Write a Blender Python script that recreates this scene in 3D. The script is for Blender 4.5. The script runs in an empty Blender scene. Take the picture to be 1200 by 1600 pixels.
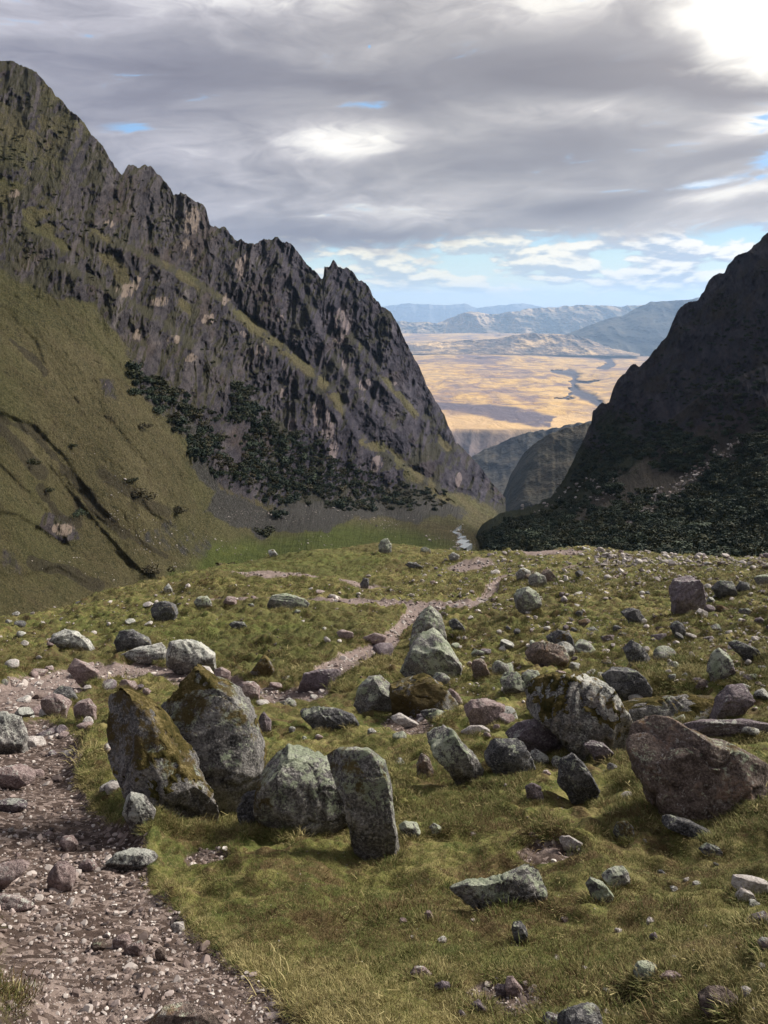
import bpy, math, random
import numpy as np
from mathutils import Vector, Matrix

# ------------------------------------------------------------------ camera, sky, sun, exposure
SC = bpy.context.scene
COL = SC.collection
F = 1600 * 26 / 36.0                 # focal length in photo pixels
PITCH = math.radians(15.7)
CP, SP = math.cos(PITCH), math.sin(PITCH)
cam = bpy.data.cameras.new('camera'); cam_o = bpy.data.objects.new('camera', cam); COL.objects.link(cam_o)
cam.sensor_fit = 'VERTICAL'; cam.sensor_height = 36; cam.sensor_width = 27; cam.lens = 26
cam.clip_start = 0.05; cam.clip_end = 200000
cam_o.location = (0, 0, 0); cam_o.rotation_euler = (math.radians(90) - PITCH, 0, 0)
SC.camera = cam_o
SUN_AZ, SUN_EL = math.radians(58), math.radians(33)
SC.view_settings.view_transform = 'Standard'; SC.view_settings.look = 'None'
SC.view_settings.gamma = 1; SC.view_settings.use_curve_mapping = False
SC.view_settings.exposure = 2.6
SC.cycles.max_bounces = 5; SC.cycles.diffuse_bounces = 3; SC.cycles.volume_bounces = 1
SC.cycles.transparent_max_bounces = 8
sun = bpy.data.lights.new('sun', 'SUN'); sun.energy = 1.3; sun.angle = math.radians(18); sun.color = (1.0, .93, .82)
sun_o = bpy.data.objects.new('sun', sun); COL.objects.link(sun_o)
sd = Vector((math.sin(SUN_AZ) * math.cos(SUN_EL), math.cos(SUN_AZ) * math.cos(SUN_EL), math.sin(SUN_EL)))
sun_o.rotation_euler = sd.to_track_quat('Z', 'Y').to_euler()

# ------------------------------------------------------------------ node helpers
def nd(nt, t, ins=None, out=0, **props):
    n = nt.nodes.new(t)
    for k, v in props.items(): setattr(n, k, v)
    for k, v in (ins or {}).items():
        s = n.inputs[k]
        if isinstance(v, bpy.types.NodeSocket): nt.links.new(v, s)
        else: s.default_value = v
    return n.outputs[out]
class G:
    def __init__(s, nt): s.nt = nt
    def m(s, op, a, b=0.0, c=0.0, clamp=False):
        return nd(s.nt, 'ShaderNodeMath', {0: a, 1: b, 2: c}, operation=op, use_clamp=clamp)
    def add(s, a, b): return s.m('ADD', a, b)
    def mul(s, a, b): return s.m('MULTIPLY', a, b)
    def sub(s, a, b): return s.m('SUBTRACT', a, b)
    def ss(s, x, a, b):
        return nd(s.nt, 'ShaderNodeMapRange', {0: x, 1: a, 2: b, 3: 0.0, 4: 1.0}, interpolation_type='SMOOTHSTEP')
    def noise(s, vec, scale, detail=4, rough=.55, dist=0.0, out=0):
        return nd(s.nt, 'ShaderNodeTexNoise', {'Vector': vec, 'Scale': scale, 'Detail': detail, 'Roughness': rough, 'Distortion': dist}, out=out)
    def vor(s, vec, scale, feature='F1', out=0, rnd=1.0):
        return nd(s.nt, 'ShaderNodeTexVoronoi', {'Vector': vec, 'Scale': scale, 'Randomness': rnd}, out=out, feature=feature)
    def mix(s, f, a, b, bt='MIX'):
        n = s.nt.nodes.new('ShaderNodeMix'); n.data_type = 'RGBA'; n.blend_type = bt
        for k, v in ((0, f), (6, a), (7, b)):
            if isinstance(v, bpy.types.NodeSocket): s.nt.links.new(v, n.inputs[k])
            else: n.inputs[k].default_value = v if k == 0 else ((*v, 1) if len(v) == 3 else v)
        return n.outputs[2]
    def ramp(s, f, stops):
        n = s.nt.nodes.new('ShaderNodeValToRGB'); s.nt.links.new(f, n.inputs[0])
        r = n.color_ramp
        while len(r.elements) < len(stops): r.elements.new(1)
        for e, (p, c) in zip(r.elements, stops):
            e.position = p; e.color = (*c, 1) if not isinstance(c, float) else (c, c, c, 1)
        return n.outputs[0]
    def mapv(s, vec, scale=(1, 1, 1), loc=(0, 0, 0), rot=(0, 0, 0)):
        return nd(s.nt, 'ShaderNodeMapping', {'Vector': vec, 'Location': loc, 'Rotation': rot, 'Scale': scale})
    def pos(s): return nd(s.nt, 'ShaderNodeNewGeometry', out=0)
    def nz(s):
        n = nd(s.nt, 'ShaderNodeNewGeometry', out=1)
        return nd(s.nt, 'ShaderNodeSeparateXYZ', {0: n}, out=2)
    def attr(s, name, out=0): return nd(s.nt, 'ShaderNodeAttribute', attribute_name=name, out=out)
    def bump(s, h, dist, strength=1.0, nrm=None):
        ins = {'Height': h, 'Distance': dist, 'Strength': strength}
        if nrm: ins['Normal'] = nrm
        return nd(s.nt, 'ShaderNodeBump', ins)
def material(name, fn, rough=.9, spec=.2):
    m = bpy.data.materials.new(name); m.use_nodes = True; nt = m.node_tree; nt.nodes.clear()
    g = G(nt); b = nt.nodes.new('ShaderNodeBsdfPrincipled'); o = nt.nodes.new('ShaderNodeOutputMaterial')
    b.inputs['Roughness'].default_value = rough; b.inputs['Specular IOR Level'].default_value = spec
    nt.links.new(b.outputs[0], o.inputs[0])
    r = fn(g)
    col, nrm = r if isinstance(r, tuple) else (r, None)
    nt.links.new(col, b.inputs['Base Color'])
    if nrm: nt.links.new(nrm, b.inputs['Normal'])
    return m

# ------------------------------------------------------------------ world: Nishita sky behind broken stratocumulus
world = bpy.data.worlds.new('World'); SC.world = world; world.use_nodes = True
def build_world():
    nt = world.node_tree; nt.nodes.clear(); g = G(nt)
    sky = nd(nt, 'ShaderNodeTexSky', sky_type='NISHITA', sun_disc=False, sun_elevation=SUN_EL, sun_rotation=SUN_AZ, altitude=4000.0, air_density=1.0, dust_density=1.2, ozone_density=1.0)
    D = nd(nt, 'ShaderNodeTexCoord', out=0)
    sep = nt.nodes.new('ShaderNodeSeparateXYZ'); nt.links.new(D, sep.inputs[0])
    x, y, z = sep.outputs
    az = g.mul(g.m('ARCTAN2', x, y), 57.2958)
    el = g.mul(g.m('ARCSINE', z), 57.2958)
    # cloud deck: broad soft masses, wisps riding on them
    q0 = nd(nt, 'ShaderNodeCombineXYZ', {0: g.mul(az, .038), 1: g.mul(g.sub(el, g.mul(az, .05)), .150), 2: 0.0})
    wv = g.noise(q0, 1.3, 4, .5, out=1)
    q = nd(nt, 'ShaderNodeVectorMath', {0: wv, 1: (.5, .5, .5)}, operation='SUBTRACT')
    q = nd(nt, 'ShaderNodeVectorMath', {0: q, 1: (.75, .75, .75), 2: q0}, operation='MULTIPLY_ADD')
    big = g.noise(q, .95, 3, .45)
    mid = g.noise(g.mapv(q, loc=(4.2, 1.3, 0)), 2.3, 6, .55, .35)
    fine = g.noise(g.mapv(q, (1.0, .75, 1), loc=(1.7, 8.3, 0)), 6.5, 7, .58, .5)
    f = g.add(g.add(g.mul(big, .40), g.mul(mid, .38)), g.mul(fine, .25))
    def blob(a0, e0, sa, se, tilt=0.0):
        a = g.sub(az, a0); e = g.sub(g.sub(el, e0), g.mul(a, tilt))
        r = g.add(g.m('POWER', g.m('ABSOLUTE', g.mul(a, 1 / sa)), 2.0), g.m('POWER', g.m('ABSOLUTE', g.mul(e, 1 / se)), 2.0))
        return g.m('EXPONENT', g.mul(r, -1.0))
    # bright breaks and dark bands of this particular sky, fixed to compass directions
    fb = g.sub(f, .020)
    for (a0, e0, sa, se, t, w) in BLOBS:
        fb = g.add(fb, g.mul(g.mul(blob(a0, e0, sa, se, t), w * 1.4), g.add(.1, g.mul(fine, 1.9))))
    cloud = g.ramp(fb, [(.30, (.190, .180, .205)), (.40, (.262, .252, .275)), (.48, (.36, .345, .355)), (.56, (.50, .475, .475)), (.66, (.78, .75, .70)), (.80, (1.05, 1.0, .9))])
    warm = g.ss(el, 14.0, 5.0)
    cool = g.ss(az, 5.0, -25.0)
    cloud = g.mix(g.mul(cool, .6), cloud, g.mix(1.0, cloud, (.96, 1.0, 1.2), 'MULTIPLY'))
    # thin parts let the blue through
    hole = g.m('MAXIMUM', blob(-17.6, 11.3, 2.6, .45, .03), g.m('MAXIMUM', blob(26.5, 9.0, 2.5, .7, .12), g.m('MAXIMUM', blob(21.5, 7.6, 4.5, .42, .08), blob(-1, 16.5, .1, .1))))
    hole = g.ss(g.add(hole, g.add(g.mul(g.sub(fine, .5), 2.6), g.mul(g.sub(mid, .5), 2.4))), .40, 1.05)
    edge = g.sub(el, g.add(3.5, g.mul(az, .065)))
    edge = g.add(edge, g.add(g.mul(g.sub(mid, .5), 4.0), g.mul(g.sub(fine, .5), 3.0)))
    deck = g.ss(edge, -.5, 1.0)
    deck = g.mul(deck, g.sub(1.0, hole))
    # clear air: Nishita blue grading to a pale horizon
    skyc = g.mix(1.0, sky, (.115, .115, .115), 'MULTIPLY')
    pale = g.ramp(g.ss(el, -0.5, 9.0), [(0.0, (.74, .77, .62)), (.35, (.56, .73, .70)), (.7, (.34, .60, .80)), (1.0, (.28, .50, .80))])
    clear = g.mix(.18, pale, skyc)
    clear = g.mix(g.ss(el, 25, 55), clear, skyc)
    # low cumulus band
    qa = nd(nt, 'ShaderNodeCombineXYZ', {0: g.mul(az, .115), 1: g.mul(el, .36), 2: 0.0})
    cn = g.noise(qa, 1.5, 8, .56, .15)
    cn2 = g.noise(g.mapv(qa, loc=(0, .13, 0)), 1.5, 8, .56, .15)
    band = g.mul(g.ss(el, -.3, 1.6), g.ss(el, 12.0, 3.5))
    puff = g.ss(g.add(cn, g.mul(band, .075)), .505, .555)
    lit = g.ss(g.sub(cn, cn2), -.04, .06)
    puffc = g.mix(lit, (.46, .52, .54), (.98, .90, .70))
    puffc = g.mix(g.ss(az, 4.0, 24.0), puffc, g.mix(lit, (.40, .47, .58), (.97, .92, .83)))
    puff = g.mul(puff, band)
    c = g.mix(g.mul(puff, .92), clear, puffc)
    c = g.mix(deck, c, cloud)
    # sunward glow through thin cloud
    gl = nd(nt, 'ShaderNodeVectorMath', {0: D, 1: (math.sin(math.radians(26)) * math.cos(math.radians(22)), math.cos(math.radians(26)) * math.cos(math.radians(22)), math.sin(math.radians(22)))}, operation='DOT_PRODUCT', out=1)
    ang = g.mul(g.m('ARCCOSINE', g.m('MINIMUM', gl, .99999)), 57.2958)
    ang = g.add(ang, g.mul(g.sub(mid, .5), 7.0))
    glow = g.m('POWER', g.ss(ang, 9.6, 2.5), 1.0)
    halo = g.m('EXPONENT', g.mul(g.m('MAXIMUM', ang, 0.0), -.11))
    c = g.mix(g.mul(halo, .30), c, (1.3, 1.15, .95), 'ADD')
    c = g.mix(glow, c, (2.6, 2.5, 2.2))
    # below the horizon: hazy ground colour
    c = g.mix(g.ss(el, 0.2, -1.5), c, (.30, .38, .44))
    bg = nd(nt, 'ShaderNodeBackground', {0: c, 1: WSTR})
    o = nt.nodes.new('ShaderNodeOutputWorld'); nt.links.new(bg, o.inputs[0])
WSTR = 1.14 / 2 ** SC.view_settings.exposure        # the cloud colours above are what the picture shows; Nishita itself enters at 0.115 x this
BLOBS = [(14, 14.6, 9, 1.5, -.09, -.17), (25, 13.0, 5, 1.0, -.05, -.10), (25, 10.9, 4, 1.0, .1, .15), (13.5, 12.7, 5, .9, 0, .10), (11.5, 9.9, 9, 1.7, .02, -.10), (24, 9.6, 4, .7, .1, -.10),
         (-3.0, 10.9, 3.8, 1.0, .03, .24), (0, 13.6, 5, 1.5, -.05, -.09), (-14, 14.2, 9, 2.2, 0, -.07), (-10, 19.3, 8, 1.3, 0, .14), (10, 18.6, 6, 1.2, 0, .10), (13.5, 6.5, 7, .8, .05, -.12), (4, 6.2, 6, .8, 0, .05), (-1, 4.6, 6, .7, 0, -.06), (-13, 10.4, 6, 1.6, 0, .08), (-8, 7.6, 7, 1.3, 0, .02), (23, 7.0, 5, .5, .1, .10)]
build_world()

# ------------------------------------------------------------------ numeric helpers
def ray(px, py):
    px = np.asarray(px, float); py = np.asarray(py, float)
    xc = (px - 600) / F; yc = (800 - py) / F
    v = np.stack([xc + 0 * yc, CP + yc * SP + 0 * xc, -SP + yc * CP + 0 * xc], -1)
    return v / np.hypot(v[..., 0], v[..., 1])[..., None]      # unit horizontal range
def pt(px, py, d): return ray(px, py) * np.asarray(d, float)[..., None]
def project(P):
    x, y, z = P[..., 0], P[..., 1], P[..., 2]
    zc = y * CP - z * SP; yc = y * SP + z * CP
    zc = np.where(np.abs(zc) < 1e-6, 1e-6, zc)
    return 600 + F * x / zc, 800 - F * yc / zc, zc
def _h(x, y, z, s):
    h = (x.astype(np.uint32) * np.uint32(374761393) + y.astype(np.uint32) * np.uint32(668265263) + z.astype(np.uint32) * np.uint32(2246822519) + np.uint32(s * 3266489917 & 0xffffffff))
    h ^= h >> np.uint32(15); h *= np.uint32(2654435761); h ^= h >> np.uint32(13); h *= np.uint32(1274126177); h ^= h >> np.uint32(16)
    return h.astype(np.float32) * np.float32(2 / 4294967295.0) - 1
def vnoise(x, y, z, s=0):
    x, y, z = np.broadcast_arrays(x, y, z)
    xi, yi, zi = np.floor(x).astype(np.int64), np.floor(y).astype(np.int64), np.floor(z).astype(np.int64)
    fx, fy, fz = (x - xi).astype(np.float32), (y - yi).astype(np.float32), (z - zi).astype(np.float32)
    u, v, w = [t * t * t * (t * (t * 6 - 15) + 10) for t in (fx, fy, fz)]
    def L(a, b, t): return a + (b - a) * t
    c = {}
    for i in (0, 1):
        for j in (0, 1):
            for k in (0, 1): c[i, j, k] = _h(xi + i, yi + j, zi + k, s)
    return L(L(L(c[0, 0, 0], c[1, 0, 0], u), L(c[0, 1, 0], c[1, 1, 0], u), v), L(L(c[0, 0, 1], c[1, 0, 1], u), L(c[0, 1, 1], c[1, 1, 1], u), v), w)
def fbm(P, sc, oct=5, s=0, gain=.5, lac=2.03, ridged=False):
    x, y, z = P[..., 0] * sc, P[..., 1] * sc, P[..., 2] * sc
    a, t, n = 1.0, 0, 0
    for i in range(oct):
        v = vnoise(x + 17.3 * i, y - 9.1 * i, z + 5.7 * i, s + i * 13)
        if ridged: v = 1 - 2 * np.abs(v)
        t = t + a * v; n += a; a *= gain
        x, y, z = x * lac * .8 + y * lac * .6, y * lac * .8 - x * lac * .6, z * lac
    return t / n
def smooth(x, a, b):
    t = np.clip((x - a) / (b - a), 0, 1); return t * t * (3 - 2 * t)
def tps_fit(X, v, lam=1e-4):
    X = np.asarray(X, float); n = len(X)
    r = np.linalg.norm(X[:, None] - X[None], axis=-1); K = np.where(r > 0, r * r * np.log(r + 1e-12), 0) + lam * np.eye(n)
    Pm = np.c_[np.ones(n), X]; A = np.block([[K, Pm], [Pm.T, np.zeros((3, 3))]])
    w = np.linalg.solve(A, np.r_[np.asarray(v, float), 0, 0, 0])
    def f(a, b):
        sh = np.shape(a); a = np.ravel(a); b = np.ravel(b); out = w[n] + w[n + 1] * a + w[n + 2] * b
        for i in range(n):
            r2 = (a - X[i, 0]) ** 2 + (b - X[i, 1]) ** 2
            out = out + w[i] * .5 * r2 * np.log(r2 + 1e-12)
        return out.reshape(sh)
    return f
def seg_dist(px, py, poly, closed=False):
    """distance to a polyline, and the side (+1 above/right) at the nearest piece, and running parameter 0..1"""
    P = np.asarray(poly, float); n = len(P); best = np.full(np.shape(px), 1e9); side = np.zeros(np.shape(px)); par = np.zeros(np.shape(px))
    rng = range(n if closed else n - 1)
    for i in rng:
        a, b = P[i], P[(i + 1) % n]; d = b - a; L2 = max(d @ d, 1e-9)
        t = np.clip(((px - a[0]) * d[0] + (py - a[1]) * d[1]) / L2, 0, 1)
        dx, dy = px - a[0] - t * d[0], py - a[1] - t * d[1]; r = np.hypot(dx, dy)
        m = r < best; best = np.where(m, r, best)
        side = np.where(m, np.sign(d[1] * (px - a[0]) - d[0] * (py - a[1])), side); par = np.where(m, (i + t) / (n - 1 + closed), par)
    return best, side, par
def inside(px, py, poly):
    P = np.asarray(poly, float); c = np.zeros(np.shape(px), bool); n = len(P)
    for i in range(n):
        x0, y0 = P[i]; x1, y1 = P[(i + 1) % n]
        if y0 == y1: continue
        c ^= ((y0 > py) != (y1 > py)) & (px < (x1 - x0) * (py - y0) / (y1 - y0) + x0)
    return c
def pmask(px, py, poly, feather):
    d, _, _ = seg_dist(px, py, poly, True)
    return smooth(np.where(inside(px, py, poly), d, -d), -feather, feather)
def mesh_obj(name, V, Q, mat=None, attrs=None, smooth_=True, link=True, kind=None):
    me = bpy.data.meshes.new(name); V = np.asarray(V, np.float32).reshape(-1, 3); Q = np.asarray(Q, np.int32)
    k = Q.shape[1]
    me.vertices.add(len(V)); me.vertices.foreach_set('co', V.ravel())
    me.loops.add(Q.size); me.loops.foreach_set('vertex_index', Q.ravel())
    me.polygons.add(len(Q)); me.polygons.foreach_set('loop_start', np.arange(0, Q.size, k, dtype=np.int32))
    me.polygons.foreach_set('use_smooth', np.full(len(Q), smooth_))
    me.update(calc_edges=True)
    for n, a in (attrs or {}).items():
        at = me.attributes.new(n, 'FLOAT', 'POINT'); at.data.foreach_set('value', np.asarray(a, np.float32).ravel())
    if mat: me.materials.append(mat)
    o = bpy.data.objects.new(name, me)
    if link: COL.objects.link(o)
    if kind: o['kind'] = kind
    return o
def grid_faces(nr, nc, flip=False):
    i = np.arange(nr * nc).reshape(nr, nc)
    a, b, c, d = i[:-1, :-1], i[:-1, 1:], i[1:, 1:], i[1:, :-1]
    q = np.stack([a, b, c, d] if not flip else [a, d, c, b], -1)
    return q.reshape(-1, 4)

# ------------------------------------------------------------------ pixel sheets: ridges built as real slopes at real distances
def sheet(name, pxs, base, ridge, depth, rows, mat, attr_fn=None, back=(6, .9, .9), jag=None):
    """front slope from base row to ridge row, range given by depth(px,py); then a back slope falling away"""
    nc = len(pxs); b = np.interp(pxs, *zip(*base)); r = np.interp(pxs, *zip(*ridge))
    if jag is not None: r = r + jag(pxs)
    t = np.linspace(0, 1, rows)[:, None]
    px = np.broadcast_to(pxs[None], (rows, nc)); py = b[None] + (r - b)[None] * t
    d = depth(px, py, t)
    P = pt(px, py, d)
    A = attr_fn(px, py, P, t) if attr_fn else {}
    nb, drop, adv = back
    top = P[-1]; dirh = top / np.linalg.norm(top[:, :2], axis=1)[:, None]; dirh = np.c_[dirh[:, :2], np.zeros(nc)]
    H = np.abs(top[:, 2] - P[0, :, 2]).max()
    Bk = []
    for k in range(1, nb + 1):
        s = (k / nb) ** 1.6 * H
        q = top + dirh * s * adv; q[:, 2] -= s * drop; Bk.append(q)
    Pall = np.concatenate([P, np.array(Bk)], 0)
    attrs = {k: np.concatenate([v, np.repeat(v[-1:], nb, 0)], 0) for k, v in A.items()}
    return mesh_obj(name, Pall, grid_faces(rows + nb, nc), mat, attrs, kind='structure')
# ------------------------------------------------------------------ near ground (moraine hill with the trail)
CTRL = []
def col(px, lst):
    for py, d in lst: CTRL.append((px, py, d))
col(-350, [(1600, 1.45), (1400, 2.7), (1250, 5), (1100, 10), (1020, 20), (985, 36), (1060, 60)])
col(0, [(1600, 1.45), (1500, 1.95), (1400, 2.7), (1300, 3.9), (1200, 6.2), (1120, 9.5), (1050, 14.5), (1000, 24), (968, 38), (1010, 52), (1060, 80)])
col(150, [(1100, 10.5), (1040, 16), (990, 23), (955, 33), (930, 45), (985, 65), (1040, 95)])
col(300, [(1600, 1.42), (1500, 1.9), (1400, 2.6), (1300, 3.7), (1200, 5.6), (1120, 8.6), (1060, 13.5), (1000, 19), (950, 27), (920, 38), (895, 50), (950, 72), (1000, 100)])
col(450, [(1080, 11.5), (1030, 15.0), (960, 24), (930, 32), (905, 42), (866, 60), (910, 80)])
col(600, [(1600, 1.4), (1500, 1.85), (1400, 2.5), (1300, 3.5), (1200, 5.3), (1100, 8.7), (1030, 14), (980, 20), (940, 28), (900, 42), (851, 66), (890, 88), (950, 120)])
col(750, [(1000, 17), (950, 25), (900, 40), (862, 62), (905, 85)])
col(900, [(1600, 1.4), (1500, 1.85), (1400, 2.5), (1300, 3.4), (1200, 5.0), (1100, 8), (1030, 12), (980, 17), (930, 26), (890, 40), (853, 60), (880, 75), (930, 100)])
col(1200, [(1600, 1.4), (1450, 2.2), (1300, 3.4), (1200, 4.9), (1130, 6.8), (1060, 9.6), (1000, 14), (950, 20), (900, 34), (874, 50), (900, 66), (950, 90)])
col(1550, [(1600, 1.4), (1400, 2.6), (1200, 5), (1050, 10), (950, 20), (905, 40), (960, 80)])
_X, _v = [], []
for px, py, d in CTRL:
    r = ray(px, py); _X.append((math.atan2(r[0], r[1]), math.log(d) * .35)); _v.append(-r[2])
for a in (-1.1, -.6, -.3, 0, .3, .6, 1.1):
    _X.append((a, math.log(250) * .35)); _v.append(.56)
    _X.append((a, math.log(1.0) * .35)); _v.append(1.62)
_tps = tps_fit(_X, _v, 3e-4)
def ground_base(x, y):
    d = np.maximum(np.hypot(x, y), .75); a = np.arctan2(x, np.maximum(y, 1e-3) if np.isscalar(y) else y)
    return -_tps(np.clip(a, -1.15, 1.15), np.log(d) * .35) * d
PATHS = [([(-120, 1150), (0, 1090), (70, 1075), (140, 1050), (235, 1040), (330, 1065), (400, 1085), (470, 1080), (540, 1040), (600, 1005), (630, 975), (655, 948), (700, 943), (735, 945), (758, 932), (772, 912), (783, 898), (850, 890), (890, 882), (935, 868)], [46, 30, 27, 15, 10, 9, 15, 13, 17, 14, 12, 9, 6, 6, 11, 8, 4, 2.5, 3.5, 2]),
         ([(270, 938), (340, 936), (420, 938), (500, 936), (590, 940), (655, 946)], [5, 8, 10, 9, 8, 6])]
DIRT = [(-200, 1130), (0, 1130), (70, 1120), (120, 1150), (120, 1215), (150, 1260), (190, 1300), (230, 1320), (225, 1370), (262, 1400), (300, 1450), (355, 1490), (440, 1550), (520, 1640), (560, 1800), (-200, 1900)]
BARE = [(790, 1550, 85, 30), (870, 1335, 60, 18), (320, 1335, 40, 16), (540, 1290, 70, 10), (560, 910, 60, 6), (440, 905, 120, 5), (640, 1120, 60, 30), (735, 880, 60, 10), (980, 1560, 60, 18), (860, 860, 80, 8)]
def dirt_mask(px, py, wn):
    m = pmask(px + wn * 30, py + wn * 22, DIRT, 14)
    g = pmask(px + wn * 30, py, [(-200, 1395), (40, 1400), (95, 1440), (85, 1500), (40, 1560), (30, 1700), (-200, 1700)], 26) * .5
    m = np.clip(m - g * smooth(wn, -.3, .4), 0, 1)
    for poly, w in PATHS:
        d, _, t = seg_dist(px, py, poly); ww = np.interp(t * (len(poly) - 1), np.arange(len(poly)), w)
        m = np.maximum(m, smooth(ww * (1 + .6 * wn) - d, -.25 * ww, .25 * ww + 1))
    for cx, cy, rx, ry in BARE:
        r = np.hypot((px - cx) / rx, (py - cy) / ry) + wn * .55
        m = np.maximum(m, .75 * smooth(r, 1.1, .5))
    return m
AX = np.array([-1.15] * 0 + list(np.tan(np.linspace(-1.05, -.56, 50)[:-1])) + list(np.tan(np.linspace(-.56, .56, 520))) + list(np.tan(np.linspace(.56, 1.05, 50)[1:])))
OY = 1.3                                      # the fan of ground cells opens from a point behind the camera
RR = np.concatenate([np.geomspace(1.5, 70, 560), np.geomspace(72, 250, 40)])
GY = (RR - OY)[:, None] + 0 * AX[None]; GX = RR[:, None] * AX[None]
def ground_detail(X, Y, dirt):
    P = np.stack([X, Y, 0 * X], -1); d = np.maximum(np.hypot(X, Y), .8)
    z = fbm(P, .45, 4, 3) * .22 * smooth(d, 2, 12) + fbm(P, .12, 3, 5) * .5 * smooth(d, 14, 45)
    z = z + fbm(P, 2.3, 4, 7) * .13 * (1 - .75 * dirt) * (1 + 1.0 * smooth(d, 6, 20)) * smooth(d, .6, 3)
    tus = fbm(P, 5.5, 3, 11, .6); z = z + np.maximum(tus, -.15) * .085 * (1 + .6 * smooth(d, 5, 15)) * (1 - dirt) * smooth(d, .6, 3)
    z = z + fbm(P, 16, 3, 17) * .018 * smooth(d, 1, 2.5)
    return z
_gb = ground_base(GX, GY)
_P = np.stack([GX, GY, _gb], -1); _px, _py, _ = project(_P)
_front = (_P[..., 1] > .2)
WN = fbm(np.stack([GX, GY, 0 * GX], -1) / np.maximum(np.hypot(GX, GY), 1)[..., None] ** .45, 3.2, 4, 21)
GD = np.where(_front, dirt_mask(_px, _py, WN), (GX < -.1) * 1.0)
# sunken trail: small banks beside it
GZ = _gb + ground_detail(GX, GY, GD) - GD * np.clip(.03 + np.hypot(GX, GY) * .006, 0, .2)
# turf bank step at the right and green hollow scarp
def scarp(poly, h, w):
    d, s, t = seg_dist(_px, _py, poly); e = smooth(t, 0, .12) * smooth(t, 1, .88)
    return e * h * np.exp(-(d / w) ** 2)
GZ = GZ + scarp([(955, 1092), (1000, 1090), (1060, 1084), (1130, 1086), (1215, 1082)], .22, 11)
GZ = GZ - scarp([(985, 1112), (1060, 1112), (1130, 1114)], .18, 9)
GZ = GZ + scarp([(120, 1160), (165, 1215), (225, 1285), (260, 1330)], .13, 34)
GZ = GZ + scarp([(270, 920), (360, 908), (470, 906), (580, 912)], .35, 9)
GZ = GZ + scarp([(80, 965), (220, 950), (400, 950), (560, 955)], .25, 10)
def gsample(x, y, A=None):
    """bilinear lookup of the ground (height by default)"""
    A = GZ if A is None else A
    r = np.asarray(y, float) + OY; r = np.maximum(r, RR[0]); ax = np.asarray(x, float) / r
    i = np.clip(np.interp(r, RR, np.arange(len(RR))), 0, len(RR) - 1.001); j = np.clip(np.interp(ax, AX, np.arange(len(AX))), 0, len(AX) - 1.001)
    a, b = i.astype(int), j.astype(int); u, v = i - a, j - b
    return (A[a, b] * (1 - u) + A[a + 1, b] * u) * (1 - v) + (A[a, b + 1] * (1 - u) + A[a + 1, b + 1] * u) * v
_ds = np.geomspace(1.2, 110, 420)
def hit(px, py, lift=0.0):
    """first point of the near ground seen along the ray of a photo pixel; range 1e9 if it misses"""
    v = ray(px, py); D = _ds.reshape((1,) * (v.ndim - 1) + (-1,))
    x, y, z = v[..., 0, None] * D, v[..., 1, None] * D, v[..., 2, None] * D
    below = z < gsample(x, y) + lift
    k = np.argmax(below, -1); ok = below.any(-1)
    k = np.clip(k, 1, None)
    g0 = np.take_along_axis(z - gsample(x, y) - lift, (k - 1)[..., None], -1)[..., 0]; g1 = np.take_along_axis(z - gsample(x, y) - lift, k[..., None], -1)[..., 0]
    t = np.clip(g0 / (g0 - g1 + 1e-12), 0, 1)
    return np.where(ok, _ds[k - 1] + (_ds[k] - _ds[k - 1]) * t, 1e9)

def m_ground(g):
    p = g.pos(); dist = nd(g.nt, 'ShaderNodeVectorMath', {0: p}, operation='LENGTH', out=1)
    d = g.attr('dirt', 2)
    n1 = g.noise(p, 1.1, 5, .6); n2 = g.noise(p, 9, 5, .65); n3 = g.noise(p, 45, 4, .7); n0 = g.noise(p, .22, 4, .55)
    gr = g.ramp(g.add(g.mul(n1, .6), g.mul(n2, .4)), [(.38, (.050, .064, .018)), (.46, (.088, .100, .028)), (.53, (.145, .138, .046)), (.61, (.22, .185, .08))])
    gr = g.mix(g.ss(n0, .42, .62), gr, (.085, .078, .030)); gr = g.mix(g.mul(g.ss(g.noise(p, 3.4, 6, .7), .51, .58), .85), gr, (.078, .050, .026))
    gr = g.mix(g.mul(g.ss(n2, .48, .32), .6), gr, (.030, .044, .012))
    gr = g.mix(g.mul(g.ss(n3, .54, .68), .6), gr, (.24, .20, .10)); gr = g.mix(g.mul(g.ss(n3, .46, .34), .6), gr, (.030, .026, .012))
    hol = g.attr('lush', 2); gr = g.mix(g.mul(g.mul(hol, .6), g.ss(n2, .3, .6)), gr, (.052, .070, .018))
    vc = g.vor(p, 30, out=1); vb = nd(g.nt, 'ShaderNodeSeparateColor', {0: vc}, out=0)
    dr = g.ramp(n2, [(.3, (.034, .024, .020)), (.5, (.062, .044, .037)), (.7, (.125, .096, .083))])
    dr = g.mix(g.mul(g.ss(vb, .55, .9), .6), dr, (.30, .24, .215)); dr = g.mix(g.mul(g.ss(dist, 9.0, 16.0), .55), dr, (.26, .205, .19))
    dd = g.ss(g.add(d, g.mul(g.sub(n2, .5), .8)), .36, .60)
    c = g.mix(dd, gr, dr)
    h = g.add(g.mul(n2, .5), g.mul(n3, .35))
    vd = g.vor(p, 30); h = g.add(h, g.mul(g.mul(g.sub(.5, vd), dd), .2))
    return c, g.bump(h, .05, .9)
M_ground = material('ground_turf', m_ground, .95, .1)
lush = np.where(_front, np.maximum(pmask(_px, _py, [(60, 975), (330, 960), (560, 965), (520, 1020), (420, 1050), (340, 1040), (180, 1000)], 25), pmask(_px, _py, [(330, 895), (450, 860), (620, 860), (560, 905), (380, 912)], 10)), 0)
ground = mesh_obj('ground', np.stack([GX, GY, GZ], -1), grid_faces(*GX.shape, flip=False), M_ground, {'dirt': GD, 'lush': lush}, kind='structure')

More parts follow.
